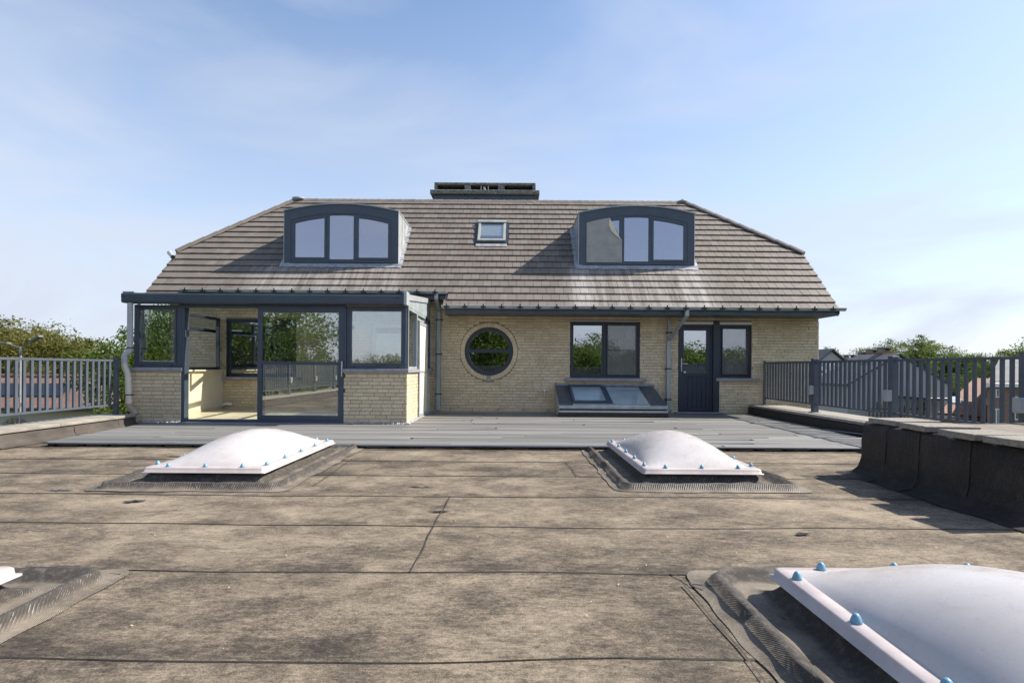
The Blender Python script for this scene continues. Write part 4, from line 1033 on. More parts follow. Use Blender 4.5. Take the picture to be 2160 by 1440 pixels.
# sunlit right side: rail, windows, door
build(MB().prism([(CXR-.03,10.62,crz(10.62)-.085),(CXR-.03,13.6,crz(13.6)-.085),(CXR-.03,13.6,crz(13.6)+.03),(CXR-.03,10.62,crz(10.62)+.03)], (.05,0,0)), 'side_rail', M['zinc_light'], cons)
build(MB().prism([(CXR-.05,10.62,2.40),(CXR-.05,13.55,2.40),(CXR-.05,13.55,crz(13.55)-.088),(CXR-.05,10.62,crz(10.62)-.088)], (.045,0,0)), 'head_panel', M['zinc'], cons)
def swin(y0, y1, z0, z1, fm='zinc'):  # light zinc paints the sun onto the dark side frames
    h = holder('window', cons)
    build(MB().frame_yz(y0, y1, z0, z1, .05, CXR-.08, CXR-.01), 'frame', M[fm], h)
    build(MB().box(CXR-.05, CXR-.042, y0+.05, y1-.05, z0+.05, z1-.05), 'pane', M['glass_clear'], h)
swin(CY+.19, 11.74, ST_, 2.398); swin(12.85, 13.6, ST_, 2.398, 'anthracite')
swin(11.76, 12.83, 2.23, 2.398)
sdr = thing('side_door', (CXR+.035, 12.80, .1), None, None, parent=cons)
leaf = MB().box(-.02, .02, -1.0, 0, 0, 2.1)
lf = build(MB().frame_yz(-1.0, 0, 0, 2.1, .06, -.025, .025), 'leaf_frame', M['zinc_light'], sdr, woff(sdr))
lp = build(MB().box(-.012, .012, -.94, -.06, .06, 2.04), 'leaf_panel', M['plaster'], sdr, woff(sdr))
build(MB().box(.024, .03, -.98, -.02, .98, 1.02), 'leaf_rail', M['zinc_light'], sdr, woff(sdr))
sdr.rotation_euler = (0, 0, R(-1.5))
build(MB().frame_yz(11.76, 12.83, .085, 2.225, .035, CXR-.09, CXR-.03), 'side_door_frame', M['anthracite'], cons)
# left side: low wall with window above, inside finishes
build(MB().box(CXL+.01, CXL+.16, CY+.22, 13.62, 0, SIL-.02), 'left_wall', M['plaster'], cons)
build(MB().cbox(CXL+.0, CXL+.22, CY+.20, 13.60, SIL-.018, SIL+.02, .004), 'inner_sill', M['plaster'], cons)
h = holder('left_window', cons)
build(MB().frame_yz(CY+.19, 13.6, SIL+.022, 2.40, .06, CXL+.02, CXL+.09), 'frame', M['dark_pvc'], h)
build(MB().box(CXL+.02, CXL+.09, 12.02, 12.09, SIL+.08, 2.34), 'mullion', M['dark_pvc'], h)
build(MB().box(CXL+.05, CXL+.058, CY+.25, 12.02, SIL+.08, 2.34), 'pane', M['glass_roof'], h)
build(MB().box(CXL+.02, CXL+.09, 12.09, 13.54, 2.02, 2.09), 'transom', M['dark_pvc'], h)
build(MB().box(CXL+.05, CXL+.058, 12.09, 13.54, 2.09, 2.34), 'pane', M['glass_roof'], h)
# sash standing open into the room
osx = thing('open_sash', (CXL+.10, 13.50, SIL+.09), None, None, parent=cons)
build(MB().frame_yz(-1.36, 0, 0, .93, .065, -.03, .03), 'sash', M['dark_pvc'], osx, woff(osx))
build(MB().box(-.004, .004, -1.3, -.06, .06, .87), 'pane', M['glass_roof'], osx, woff(osx))
build(MB().tube([(.03,-1.33,.45),(.07,-1.33,.45),(.075,-1.33,.36)], .012, 6), 'handle', M['black_iron'], osx, woff(osx))
osx.rotation_euler = (0, 0, R(28))
build(MB().box(CXL+.16, CXR-.2, CY+.15, 13.63, .03, .10), 'floor', M['floor'], cons)
build(MB().cbox(CXL+.161, CXL+.175, CY+.24, 13.6, .10, .17, .002), 'skirting', M['floor'], cons)
build(MB().cbox(CXL+.161, CXL+.169, 12.0, 12.07, .50, .60, .003), 'socket', M['white'], cons)
build(MB().tube([(-7.32,13.55,.20),(-7.2,13.5,.24),(-7.05,13.52,.22)], .03, 8), 'pipe_wrap', M['white'], cons)
# wall lamp on the house wall inside
lampw = build(MB().cbox(-4.75, -4.53, 13.50, 13.63, 1.95, 2.20, .02), 'wall_lamp', M['white'], cons)
# rainwater pipe down the front-left corner
dp = holder('rainwater_pipe', cons)
PY = 10.40
smooth(build(MB().tube([(-7.420,PY,2.40),(-7.420,PY,1.55)], .052, 14), 'upper_pipe', M['pvc_grey'], dp), 40)
smooth(build(MB().tube([(-7.420,PY,1.56),(-7.420,PY,1.50),(-7.435,PY,1.455),(-7.470,PY,1.43),(-7.505,PY,1.40),(-7.520,PY,1.36),(-7.520,PY,1.22)], .056, 14), 'swan_neck', M['pvc_grey'], dp), 40)
smooth(build(MB().tube([(-7.520,PY,1.24),(-7.520,PY,1.16),(-7.490,PY,1.10),(-7.460,PY,1.02),(-7.450,PY,.90),(-7.435,PY,.52),(-7.430,PY,.44)], .056, 14), 'lower_pipe', M['pvc_cream'], dp), 40)
smooth(build(MB().tube([(-7.430,PY,.45),(-7.420,PY,.39),(-7.390,PY-.01,.345),(-7.340,PY-.02,.33),(-7.300,PY-.03,.30),(-7.280,PY-.04,.24)], .058, 14), 'shoe', M['pvc_brown'], dp), 40)
for z, x_ in ((1.53,-7.42),(.62,-7.438)): build(MB().lathe([(.063,-.01),(.063,.01)], 14).box(.05,.10,-.01,.01,-.01,.01), 'clip', M['black_iron'], dp, (x_, PY, z))

# ================================================================== LEAN-TO SKYLIGHT ON THE DECK
ls = thing('lean_to_skylight', (2.35, 12.95, DZ), 'low sloping skylight box with two panes against the wall under the window', 'skylight')
lx0, lx1, ly0, ly1 = 1.10, 3.58, 12.36, WY-.015; zf, zk = .355, .75
def lsz(y): return zf + (zk-zf)*(y-ly0)/(ly1-ly0)
build(MB().prism([(lx0,ly0+.03,.03),(lx0,ly1,.03),(lx0,ly1,zk-.02),(lx0,ly0+.03,zf-.03)], (.02,0,0)), 'end_cheek', M['zinc'], ls)
build(MB().prism([(lx1-.02,ly0+.03,.03),(lx1-.02,ly1,.03),(lx1-.02,ly1,zk-.02),(lx1-.02,ly0+.03,zf-.03)], (.02,0,0)), 'end_cheek', M['anthracite'], ls)
build(MB().cbox(lx0-.03, lx1+.03, ly0-.01, ly0+.03, .02, .175, .006), 'upstand', M['bitumen'], ls)
build(MB().cbox(lx0-.02, lx1+.02, ly0-.035, ly0+.03, .178, .225, .006), 'drip_edge', M['zinc_light'], ls)
build(MB().cbox(lx0, lx1, ly0-.005, ly0+.03, .227, .262, .004), 'shadow_gap', M['black_iron'], ls)
build(MB().cbox(lx0-.01, lx1+.01, ly0-.03, ly0+.03, .264, .345, .008), 'front_sill', M['zinc'], ls)
def sl_box(x0, x1, t0, t1, n0, n1):
    d = Vector((0, ly1-ly0, zk-zf)); l = d.length; d.normalize(); nn = Vector((0, -d.z, d.y)); o = Vector((0, ly0, zf))
    c = [Vector((x,0,0))+o+d*t*l+nn*h_ for h_ in (n0,n1) for x, t in ((x0,t0),(x1,t0),(x1,t1),(x0,t1))]
    return MB().add(c, [(0,3,2,1),(4,5,6,7),(0,1,5,4),(1,2,6,5),(2,3,7,6),(3,0,4,7)])
def sl_frame(x0, x1, t0, t1, w_, tw, n0, n1, nm, m, parent):
    b = MB()
    for a in ((x0,x0+w_,t0,t1),(x1-w_,x1,t0,t1),(x0+w_,x1-w_,t0,t0+tw),(x0+w_,x1-w_,t1-tw,t1)):
        q = sl_box(*a, n0, n1); b.add(q.v, q.f)
    return build(b, nm, m, parent)
build(sl_box(lx0, 1.42, -.02, 1, -.02, .012), 'clad_panel', M['anthracite'], ls)
build(sl_box(3.20, lx1, -.02, 1, -.02, .012), 'clad_panel', M['anthracite'], ls)
build(sl_box(1.42, 3.20, .0, .04, -.02, .012), 'lower_rail', M['zinc'], ls)
build(sl_box(1.42, 3.20, .94, 1.0, -.02, .012), 'upper_rail', M['anthracite'], ls)
build(sl_box(2.28, 2.36, .04, .94, -.02, .014), 'middle_rail', M['anthracite'], ls)
sl_frame(1.42, 2.28, .05, .94, .06, .07, .0, .055, 'opening_frame', M['anthracite'], ls)
build(sl_box(1.48, 2.22, .12, .87, .02, .028), 'pane', M['glass_sky'], ls)
build(sl_box(2.36, 3.20, .04, .94, -.005, .003), 'pane', M['glass_sky'], ls)
build(sl_box(lx0-.02, lx1+.04, .975, 1.02, .014, .05), 'lead_top', M['lead'], ls)
build(inbox(MB(), 1.30, 3.30, ly0+.06, ly1-.01, .03, .80), 'shaft', M['white'], ls) if False else build(MB().quad((1.2,ly0+.06,.05),(3.4,ly0+.06,.05),(3.4,ly1-.02,.05),(1.2,ly1-.02,.05)), 'shaft_floor', plain('pale_shaft', (.62,.70,.70), .7), ls)
for x in (1.12, 1.86, 3.3): build(MB().cbox(x-.006, x+.006, WY-.02, WY-.008, zk+.03, zk+.085, .002), 'hook', M['black_iron'], ls)

# ================================================================== DOME SKYLIGHTS
def ring_profile(x0, x1, y0, y1, prof, seed, nl=26, nw=14, amp=.006, m='flash', cr=.04):
    """rings of a rounded rectangle pushed outwards by prof = [(d,z)...]; UV = (perimeter, profile length)"""
    q = random.Random(seed); b = MB(); b.uv = []; rings = []
    ph = [q.uniform(0, 6.28) for _ in range(8)]; pl = 0
    for pi, (d, z) in enumerate(prof):
        if pi: pl += math.hypot(d-prof[pi-1][0], z-prof[pi-1][1])
        r = max(cr, d*.28+.02); X0, X1, Y0, Y1 = x0-d, x1+d, y0-d, y1+d
        pts = []
        def side(ax, ay, bx, by, n_):
            for i in range(n_): pts.append((ax+(bx-ax)*i/n_, ay+(by-ay)*i/n_))
        def arc(cx, cy, a0):
            for i in range(5): A = a0+math.pi/2*i/5; pts.append((cx+r*math.cos(A), cy+r*math.sin(A)))
        side(X0+r, Y0, X1-r, Y0, nw); arc(X1-r, Y0+r, -math.pi/2); side(X1, Y0+r, X1, Y1-r, nl); arc(X1-r, Y1-r, 0)
        side(X1-r, Y1, X0+r, Y1, nw); arc(X0+r, Y1-r, math.pi/2); side(X0, Y1-r, X0, Y0+r, nl); arc(X0+r, Y0+r, math.pi)
        n_ = len(pts); cxm, cym = (x0+x1)/2, (y0+y1)/2; s_ = 0
        for i, (x, y) in enumerate(pts):
            u = i/n_*6.283; k = amp*(0 if pi == 0 else 1)
            w_ = k*(math.sin(7*u+ph[0]+pi*.5)+.8*math.sin(13*u+ph[1]+pi)+.6*math.sin(29*u+ph[2]+pi*2))
            L_ = math.hypot(x-cxm, y-cym); zz = z + w_*.45*(1 if 0 < pi < len(prof)-1 else 0)
            b.v.append((x+(x-cxm)/L_*w_, y+(y-cym)/L_*w_, zz))
            if i: s_ += math.hypot(x-pts[i-1][0], y-pts[i-1][1])
            b.uv.append((s_, pl))
        rings.append(n_)
    n_ = rings[0]
    for p in range(len(prof)-1):
        for i in range(n_): b.f.append((p*n_+i, (p+1)*n_+i, (p+1)*n_+(i+1) % n_, p*n_+(i+1) % n_))
    b.sm = True
    return b
DW, DL = 1.22, 2.15
capmesh = MB().lathe([(.022,0),(.023,.005),(.021,.012),(.017,.024),(.011,.034),(.004,.039)], 12); capmesh.sm = True; capmesh = capmesh.mesh('screw_cap', M['bluecap'])
def dome(cx, cy, label, seed):
    h = thing('dome_skylight', (cx, cy, 0), label, 'skylight', 'milky dome skylights set in the flat roof')
    x0, x1, y0, y1 = -DW/2, DW/2, -DL/2, DL/2
    prof = [(-.10,.118),(-.05,.112),(-.03,.09),(0,.045),(.04,.02),(.06,.015),(.15,.0145),(.19,.045),(.225,.070),(.25,.066),(.272,.0145),(.36,.0125)]
    f = build(ring_profile(x0, x1, y0, y1, prof, seed, 60, 34, .010), 'curb_flashing', M['flash'], h, woff(h))
    b = MB(); sp = [(.018,.116),(.018,.121),(.0,.124),(-.004,.158),(-.014,.166),(-.085,.168),(-.10,.160)]
    rr = ring_profile(x0, x1, y0, y1, sp, seed, 8, 5, 0, cr=.03); build(rr, 'rim', M['rim'], h, woff(h))
    b = MB(); nx_, ny_ = 40, 60; a0, a1, c0, c1 = x0+.075, x1-.075, y0+.075, y1-.075
    for j in range(ny_+1):
        for i in range(nx_+1):
            u = -1+2*i/nx_; v = -1+2*j/ny_
            hgt = .262*(max(0,(1-u*u))**.85*max(0,(1-v*v))**.80)
            b.v.append(((a0+a1)/2+(a1-a0)/2*u, (c0+c1)/2+(c1-c0)/2*v, .166+hgt))
    for j in range(ny_):
        for i in range(nx_): p = j*(nx_+1)+i; b.f.append((p, p+1, p+nx_+2, p+nx_+1))
    b.sm = True; build(b, 'dome', M['dome'], h, woff(h))
    fr = (.16,.58,1.0,1.42,1.84) if False else (.17,.62,1.075,1.53,1.98)
    for yy in fr:
        for xx in (x0+.045, x1-.045): link(bpy.data.objects.new('screw_cap', capmesh), h, (cx+xx, cy+y0+yy, .167))
    for xx in (.235, .61, .985):
        for yy in (y0+.045, y1-.045): link(bpy.data.objects.new('screw_cap', capmesh), h, (cx+x0+xx, cy+yy, .167))
    return h
dome(-3.10, 6.46, 'milky dome skylight in front of the sliding conservatory door', 1)
dome(1.97, 6.57, 'milky dome skylight in front of the back door and the low sloping skylight', 2)
dome(1.97, 1.72, 'largest nearest dome skylight, cut off by the right lower corner', 3)
dome(-3.12, 1.66, 'dome skylight of which only one rim corner enters at the left edge', 4)

# ================================================================== RAISED UPSTAND ON THE RIGHT
up = thing('roof_upstand', (5.2, 5.1, 0), 'raised block wrapped in black ribbed bitumen with loose slabs on top', 'roof upstand')
bx0, bx1, by0, by1, bz = 3.97, 6.05, 4.10, 6.10, .60
pf = [(-.14,bz+.004),(-.03,bz),(-.0,bz-.03),(.008,.40),(.012,.22),(.028,.11),(.065,.05),(.12,.022),(.20,.0125)]
o = build(ring_profile(bx0, bx1, by0, by1, pf, 9, 44, 30, .012, cr=.05), 'bitumen_skin', M['flash_black'], up)
build(MB().box(bx0+.1, 6.9, by0+.1, by1-.1, .0, bz+.002), 'top_cover', plain('dusty_top_felt', (.17,.145,.115), .85, 0, .25, 6, None, .4), up)
for yy in (4.62, 5.20, 5.66):
    build(MB().tube([(bx0+.05,yy,bz+.004),(bx0-.012,yy,bz-.02),(bx0-.014,yy+.004,.40),(bx0-.02,yy+.01,.20),(bx0-.04,yy+.015,.10),(bx0-.085,yy+.02,.04),(bx0-.19,yy+.02,.016)], .006, 6), 'lap_seam', M['bitumen'], up)
slabm = plain('exposed_aggregate_concrete', (.22,.20,.17), .9, 0, .35, 40, None, .6)
for i, (sx0, sy0, rot, lab) in enumerate(((4.02,5.60,4,'concrete slab at the far end of the black upstand'),(3.93,5.10,-6,'second concrete slab from the far end of the upstand'),(3.86,4.48,-3,'third concrete slab, lying at the upstand edge'),(3.90,4.0,5,'concrete slab nearest the camera on the upstand'))):
    o = build(MB().cbox(0, .50, 0, .40, 0, .055, .005), 'concrete_slab', slabm, None, (sx0, sy0, bz+.008)); o.rotation_euler = (0, 0, R(rot))
    tag(o, lab, 'slab', 'loose slabs on the black upstand')

# ================================================================== PARAPETS
pl_ = thing('parapet_wall', (-7.9, 2, 0), 'left parapet with pale concrete coping and dusty brown bitumen upstand', 'wall')
b = MB(); n = 60
for i in range(n+1):
    yy = -9.2+(10.36+9.2)*i/n; wv_ = .012*math.sin(i*1.1)
    b.v += [(-7.30, yy, .21), (-7.275, yy, .19), (-7.262+wv_*.3, yy, .09), (-7.22+wv_, yy, .030), (-7.10+wv_, yy, .0125)]
for i in range(n):
    for k in range(4): p = 5*i+k; b.f.append((p, p+5, p+6, p+1))
b.sm = True; build(b, 'upstand', M['bitumen_brown'], pl_)
build(MB().box(-7.84, -7.305, -9.25, 10.36, -.2, .195), 'core', M['mortar'], pl_)
yy = -9.2
while yy < 10.3:
    e = min(yy+1.98, 10.36); build(MB().cbox(-7.90, -7.25, yy+.003, e-.003, .198, .250, .006), 'coping_stone', M['concrete'], pl_); yy += 1.98
for yy in (3.2,5.6,7.45,8.9,9.9): build(MB().tube([(-7.275,yy,.19),(-7.255,yy,.09),(-7.21,yy,.036),(-7.10,yy,.018)], .005, 5), 'lap_seam', M['bitumen'], pl_)
pr = thing('parapet_wall', (6.4, 9, 0), 'right parapet with pale coping and black bitumen face beside the deck', 'wall')
build(MB().box(6.12, 6.85, -9.2, 13.60, -.2, .245), 'core', M['bitumen'], pr)
build(MB().cbox(6.0, 6.03, 6.16, 13.60, .02, .235, .004).cbox(6.029, 6.121, 6.16, 13.6, .10, .235, .004), 'upstand', M['bitumen'], pr)
yy = -9.2
while yy < 13.5:
    e = min(yy+1.95, 13.6)
    build(MB().cbox(6.03, 6.90, yy+.003, e-.003, .248, .300, .006), 'coping_stone', M['concrete'], pr); yy += 1.95
tri = MB().prism([(5.86,10.0,DZ+.012),(6.0,9.2,DZ+.012),(6.0,6.2,DZ+.14),(5.86,6.2,DZ+.14)], (0,0,.012)); build(tri, 'leaning_strip', plain('pale_edge_strip', (.20,.22,.25), .5), pr)
pb = thing('parapet_wall', (-.5, -9.2, 0), 'parapet behind the viewer, seen mirrored in the window panes', 'wall')
build(MB().box(-7.2, 6.1, -9.25, -8.7, -.2, .16), 'core', M['bitumen'], pb); build(MB().cbox(-7.2, 6.02, -9.28, -8.66, .162, .215, .006), 'coping_stone', M['concrete'], pb)

# ================================================================== RAILINGS
def railing(axis, fixed, posts, zb, zr0, zr1, label, big, lamps, lampside, light=False):
    """axis 'y': runs along Y at x=fixed. posts: list of positions, zb: foot height"""
    mid = posts[len(posts)//2]; at = (fixed, mid, zb) if axis == 'y' else (mid, fixed, zb)
    h = thing('railing', at, label, 'railing')
    def bx(u0, u1, w0, w1, z0, z1, c=.003):
        return MB().cbox(fixed+w0, fixed+w1, u0, u1, z0, z1, c) if axis == 'y' else MB().cbox(u0, u1, fixed+w0, fixed+w1, z0, z1, c)
    m = M['rail']
    def shared(b, name, u, zc):
        o = bpy.data.objects.new(name, b); return link(o, h, (fixed, u, zc) if axis == 'y' else (u, fixed, zc))
    bal = (MB().cbox(-.016,.016,-.025,.025,0,zr1-zr0-.075,.002) if axis == 'y' else MB().cbox(-.025,.025,-.016,.016,0,zr1-zr0-.075,.002)).mesh('baluster', m)
    for i, u in enumerate(posts):
        s_ = big[i]
        p = build(bx(u-s_/2, u+s_/2, -s_/2, s_/2, zb, zr1+.035, .004), 'post', m, h)
        if s_ > .07: build(bx(u-s_/2-.006, u+s_/2+.006, -s_/2-.006, s_/2+.006, zr1+.035, zr1+.047, .004), 'post_cap', m, p)
        build(bx(u-s_/2-.03, u+s_/2+.03, -s_/2-.03, s_/2+.03, zb, zb+.008, .002), 'base_plate', m, p)
        if i in lamps:
            lz = zr0+.22
            lb = bx(u-.05, u+.05, lampside*(s_/2), lampside*(s_/2)+lampside*.075, lz, lz+.19, .006) if lampside > 0 else bx(u-.05, u+.05, -s_/2-.075, -s_/2, lz, lz+.19, .006)
            lb = MB().cbox(fixed+(s_/2 if lampside > 0 else -s_/2-.075), fixed+(s_/2+.075 if lampside > 0 else -s_/2), u-.06, u+.06, lz, lz+.19, .008) if axis == 'y' else lb
            build(lb, 'post_lamp', M['zinc_light'], h)
    for a, c, sa_, sc_ in [(posts[i], posts[i+1], big[i], big[i+1]) for i in range(len(posts)-1)]:
        u0, u1 = a+sa_/2, c-sc_/2
        build(bx(u0, u1, -.022, .022, zr1-.04, zr1, .003), 'top_rail', m, h)
        build(bx(u0, u1, -.018, .018, zr0, zr0+.035, .003), 'bottom_rail', m, h)
        n_ = max(1, round((u1-u0)/.137)-1)
        for k in range(n_): shared(bal, 'baluster', u0+(u1-u0)*(k+1)/(n_+1), zr0+.035)
    return h
railing('y', 6.42, [-8.6,-6.3,-4.0,-1.7,.6,1.98,4.33,6.68,9.02,11.35,13.60][4:], .300, .455, 1.385, 'dark blue-grey railing on the right parapet running to the house corner', [.11]*6+[.05], (1,2,3,4,5), -1)
railing('y', -7.61, [-8.9,-6.5,-4.1,-1.7,.6,2.95,5.35,7.75,10.30], .250, .415, 1.298, 'sunlit grey railing on the left parapet', [.11]*8+[.07], (2,3,4,5,6,7), 1)
railing('x', -8.95, [-7.1,-5.1,-2.4,.3,3.0,6.1], .215, .375, 1.30, 'railing behind the viewer that the window panes mirror', [.11]*6, (), 1)

# ================================================================== TREES
def crown_mesh(name, mat, rx, ry, rz_, nclump, per, leaf, seed, squash=.55, gap=.25):
    q = random.Random(seed); b = MB(); cl = []
    lob = [(q.uniform(-.5,.5)*rx, q.uniform(-.5,.5)*ry, q.uniform(-.25,.45)*rz_, q.uniform(.42,.72)) for _ in range(9)]
    while len(cl) < nclump:
        lx, ly, lz, lr = q.choice(lob)
        d = Vector((q.gauss(0,1), q.gauss(0,1), q.gauss(0,1)+.15)).normalized(); r = lr*(q.uniform(.55,1.0) if q.random() < .85 else q.uniform(.2,.6))
        cl.append(Vector((lx+d.x*rx*r, ly+d.y*ry*r, lz+d.z*rz_*r)))
    for c in cl:
        cr = q.uniform(.10,.22)*min(rx, ry)*1.35; k = int(per*q.uniform(.5,1.4))
        for _ in range(k):
            p = c + Vector((max(-1,min(1,q.gauss(0,.48)))*cr, max(-1,min(1,q.gauss(0,.48)))*cr, max(-1,min(1,q.gauss(0,.5)))*squash*cr)); s_ = leaf*q.uniform(.55,1.25)
            nrm = Vector((q.gauss(0,.7), q.gauss(0,.7), q.gauss(.55,.6))).normalized(); t1 = nrm.orthogonal().normalized(); A = q.uniform(0, 6.28)
            t2 = nrm.cross(t1); u = t1*math.cos(A)+t2*math.sin(A); v = nrm.cross(u)
            b.add([p-u*s_, p-v*s_*.45, p+u*s_, p+v*s_*.45], [(0,1,2,3)])
    return b.mesh(name, mat), cl
def trunk_mesh(name, h, r, cl, cz, seed):
    q = random.Random(seed); b = MB(); top = cz
    path = [(0,0,0),(q.uniform(-.1,.1),q.uniform(-.1,.1),h*.35),(q.uniform(-.2,.2),q.uniform(-.2,.2),h*.7),(q.uniform(-.2,.2),q.uniform(-.2,.2),h)]
    b.tube(path, r, 9, r*.25)
    for c in q.sample(cl, min(16, len(cl))):
        z0 = q.uniform(.35,.8)*h; p0 = Vector((0,0,z0)); p1 = Vector((c.x, c.y, c.z+cz)); m_ = (p0+p1)/2+Vector((0,0,-.15*(p1-p0).length*.5))
        b.tube([p0, m_, p1], r*.28, 6, r*.05)
    return b.mesh(name, M['bark'])
SPEC = {}
def spec(key, mat, rx, ry, rz_, nclump, per, leaf, seed, h):
    cm, cl = crown_mesh('crown', M[mat], rx, ry, rz_, nclump, per, leaf, seed); cz = h - rz_*.55
    SPEC[key] = (cm, trunk_mesh('trunk', h*.92, .045*h*.55, cl, cz, seed), cz, h)
spec('olive', 'leaf_olive', 4.6, 4.4, 3.4, 330, 105, .105, 3, 9.5)
spec('round', 'leaf_green', 4.8, 4.6, 4.6, 340, 80, .14, 4, 11)
spec('pale', 'leaf_pale', 3.4, 3.3, 5.2, 280, 75, .14, 5, 11)
spec('loose', 'leaf_green', 2.4, 2.3, 2.9, 150, 55, .085, 6, 8.2)
def tree(kind, name, x, y, top, scale, rot, label, group=None, zs=1.0):
    cm, tm, cz, h = SPEC[kind]
    t = thing(name, (x, y, GZ), label, 'tree', group)
    hs = (top-GZ)/(h+SPECTOP[kind])           # vertical scale so that the crown ends at top
    o = bpy.data.objects.new('trunk', tm); link(o, t, (x, y, GZ)); o2 = bpy.data.objects.new('crown', cm); link(o2, t, (x, y, GZ+cz))
    t.scale = (scale, scale, hs*zs); t.rotation_euler = (0, 0, R(rot)); return t
SPECTOP = {}
for k, (cm, tm, cz, h) in SPEC.items(): SPECTOP[k] = max(v.co.z for v in cm.vertices) + cz - h
G = 'trees beyond the roof'
tree('olive', 'tree', -39.5, 43.5, 5.2, 1.35, 20, 'tallest olive tinted tree at the left edge of the picture', G)
tree('olive', 'tree', -47, 46, 4.7, 1.3, 140, 'olive tree partly outside the left edge', G)
tree('olive', 'tree', -36, 47.5, 2.7, 1.1, 200, 'lower olive tree right of the street lamp', G)
tree('olive', 'tree', -32, 49.5, 1.9, 1.1, 280, 'low olive tree behind the hipped tiled roof', G)
tree('loose', 'tree', -15.2, 21.5, 2.75, .85, 75, 'loose leafy tree just left of the conservatory pipe', G)
tree('loose', 'tree', -29.5, 47, .9, 1.5, 200, 'bushy tree behind the right hip of the tiled roof', G)
tree('round', 'tree', 45.0, 75, 4.6, .62, 10, 'small round tree behind the grey gable near the house corner', G)
tree('round', 'tree', 49.3, 72, 5.5, .8, 80, 'dark green tree rising behind the brick chimneys', G)
tree('pale', 'tree', 55.5, 74, 6.1, 1.05, 30, 'pale green tall tree above the railing', G)
tree('pale', 'tree', 59.5, 76, 5.7, 1.0, 190, 'second pale tree right of the tall one', G)
tree('round', 'tree', 62.0, 74, 4.8, .8, 250, 'round tree closing the row on the right', G)
tree('pale', 'tree', 57, 66, 1.0, 1.1, 250, 'light green tree below the railing line behind the grey siding', G)
tree('pale', 'tree', 61, 64, .2, 1.1, 70, 'yellow green shrubby tree above the red tile roof', G)
tree('loose', 'tree', 45, 50, 2.2, 1.3, 140, 'thin leafy tree beside the slate roof', G)
tree('round', 'tree', 39.8, 41.5, 4.0, .62, 40, 'dark tree at the right edge of the picture', G)
tree('round', 'tree', -16.2, 26, 4.7, .5, 300, 'bright green tree seen through the left conservatory glazing', G)
# mirrored in the panes
GB = 'trees behind the viewer, mirrored in the panes'
for i, (k, x, y, top, sc_, rot, lab) in enumerate((
    ('round', -1.6, -16, 6.5, .85, 30, 'tree mirrored in the round window'),
    ('round', 6.5, -21, 4.6, .95, 110, 'large tree mirrored in the double window'),
    ('round', 12.5, -25, 4.2, .9, 210, 'tree mirrored in the right leaf of the double window'),
    ('round', 18.5, -25, 4.3, 1.4, 10, 'tree mirrored in the back door pane'),
    ('round', 27, -25, 4.0, 1.3, 90, 'tree mirrored in the side light by the back door'),
    ('round', -16.0, -15, 6.3, .85, 160, 'bright tree mirrored in the sliding door'),
    ('olive', -11.5, -27, 2.6, 1.0, 55, 'olive tree mirrored in the sliding door'),
    ('olive', -6.5, -29, 2.2, 1.1, 200, 'olive tree mirrored in the right conservatory window'),
    ('round', -23.5, -14, 6.8, 1.0, 250, 'pale tree mirrored in the left conservatory window'),
    ('olive', -27.5, -12, 7.0, .95, 320, 'tall olive tree mirrored in the left conservatory window'),
    ('pale', 33, -22, 3.4, 1.2, 170, 'pale tree behind the viewer on the right'))):
    tree(k, 'tree', x, y, top, sc_, rot, lab, GB)
# far wood
q = random.Random(5); b = MB()
for i in range(1500):
    A = q.uniform(-75, 75); rr = q.uniform(150, 190); x = rr*math.sin(R(A)); y = rr*math.cos(R(A)); hh = q.uniform(6.0, 10.2)
    for k in range(16):
        p = Vector((x+q.gauss(0,2.4), y+q.gauss(0,2.4), GZ+hh*q.uniform(.45,1.0)+q.gauss(0,.3))); s_ = q.uniform(.5,1.1); u = Vector((q.gauss(0,1),q.gauss(0,1),q.gauss(0,1))).normalized(); v = u.orthogonal().normalized()
        b.add([p-u*s_, p-v*s_*.6, p+u*s_, p+v*s_*.6], [(0,1,2,3)])
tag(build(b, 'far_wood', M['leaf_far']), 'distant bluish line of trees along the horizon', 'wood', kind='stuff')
b = MB()                                                   # a low dense hedge of scrub behind the left house and behind the viewer
for i in range(5200):
    x = q.uniform(-60, -16); y = q.uniform(45, 52); z = GZ+q.uniform(.5, 7.4)+.9*math.sin(x*.5); s_ = q.uniform(.14,.3); u = Vector((q.gauss(0,1),q.gauss(0,1),q.gauss(0,1))).normalized(); v = u.orthogonal().normalized(); p = Vector((x,y,z))
    b.add([p-u*s_, p-v*s_*.5, p+u*s_, p+v*s_*.5], [(0,1,2,3)])
for i in range(9000):
    x = q.uniform(-45, 48); y = q.uniform(-42, -34); z = GZ+q.uniform(.5, 8.6)+.9*math.sin(x*.4); s_ = q.uniform(.2,.42); u = Vector((q.gauss(0,1),q.gauss(0,1),q.gauss(0,1))).normalized(); v = u.orthogonal().normalized(); p = Vector((x,y,z))
    b.add([p-u*s_, p-v*s_*.5, p+u*s_, p+v*s_*.5], [(0,1,2,3)])
tag(build(b, 'scrub', M['leaf_olive']), 'dense olive scrub behind the tiled house and behind the viewer', 'scrub', kind='stuff')

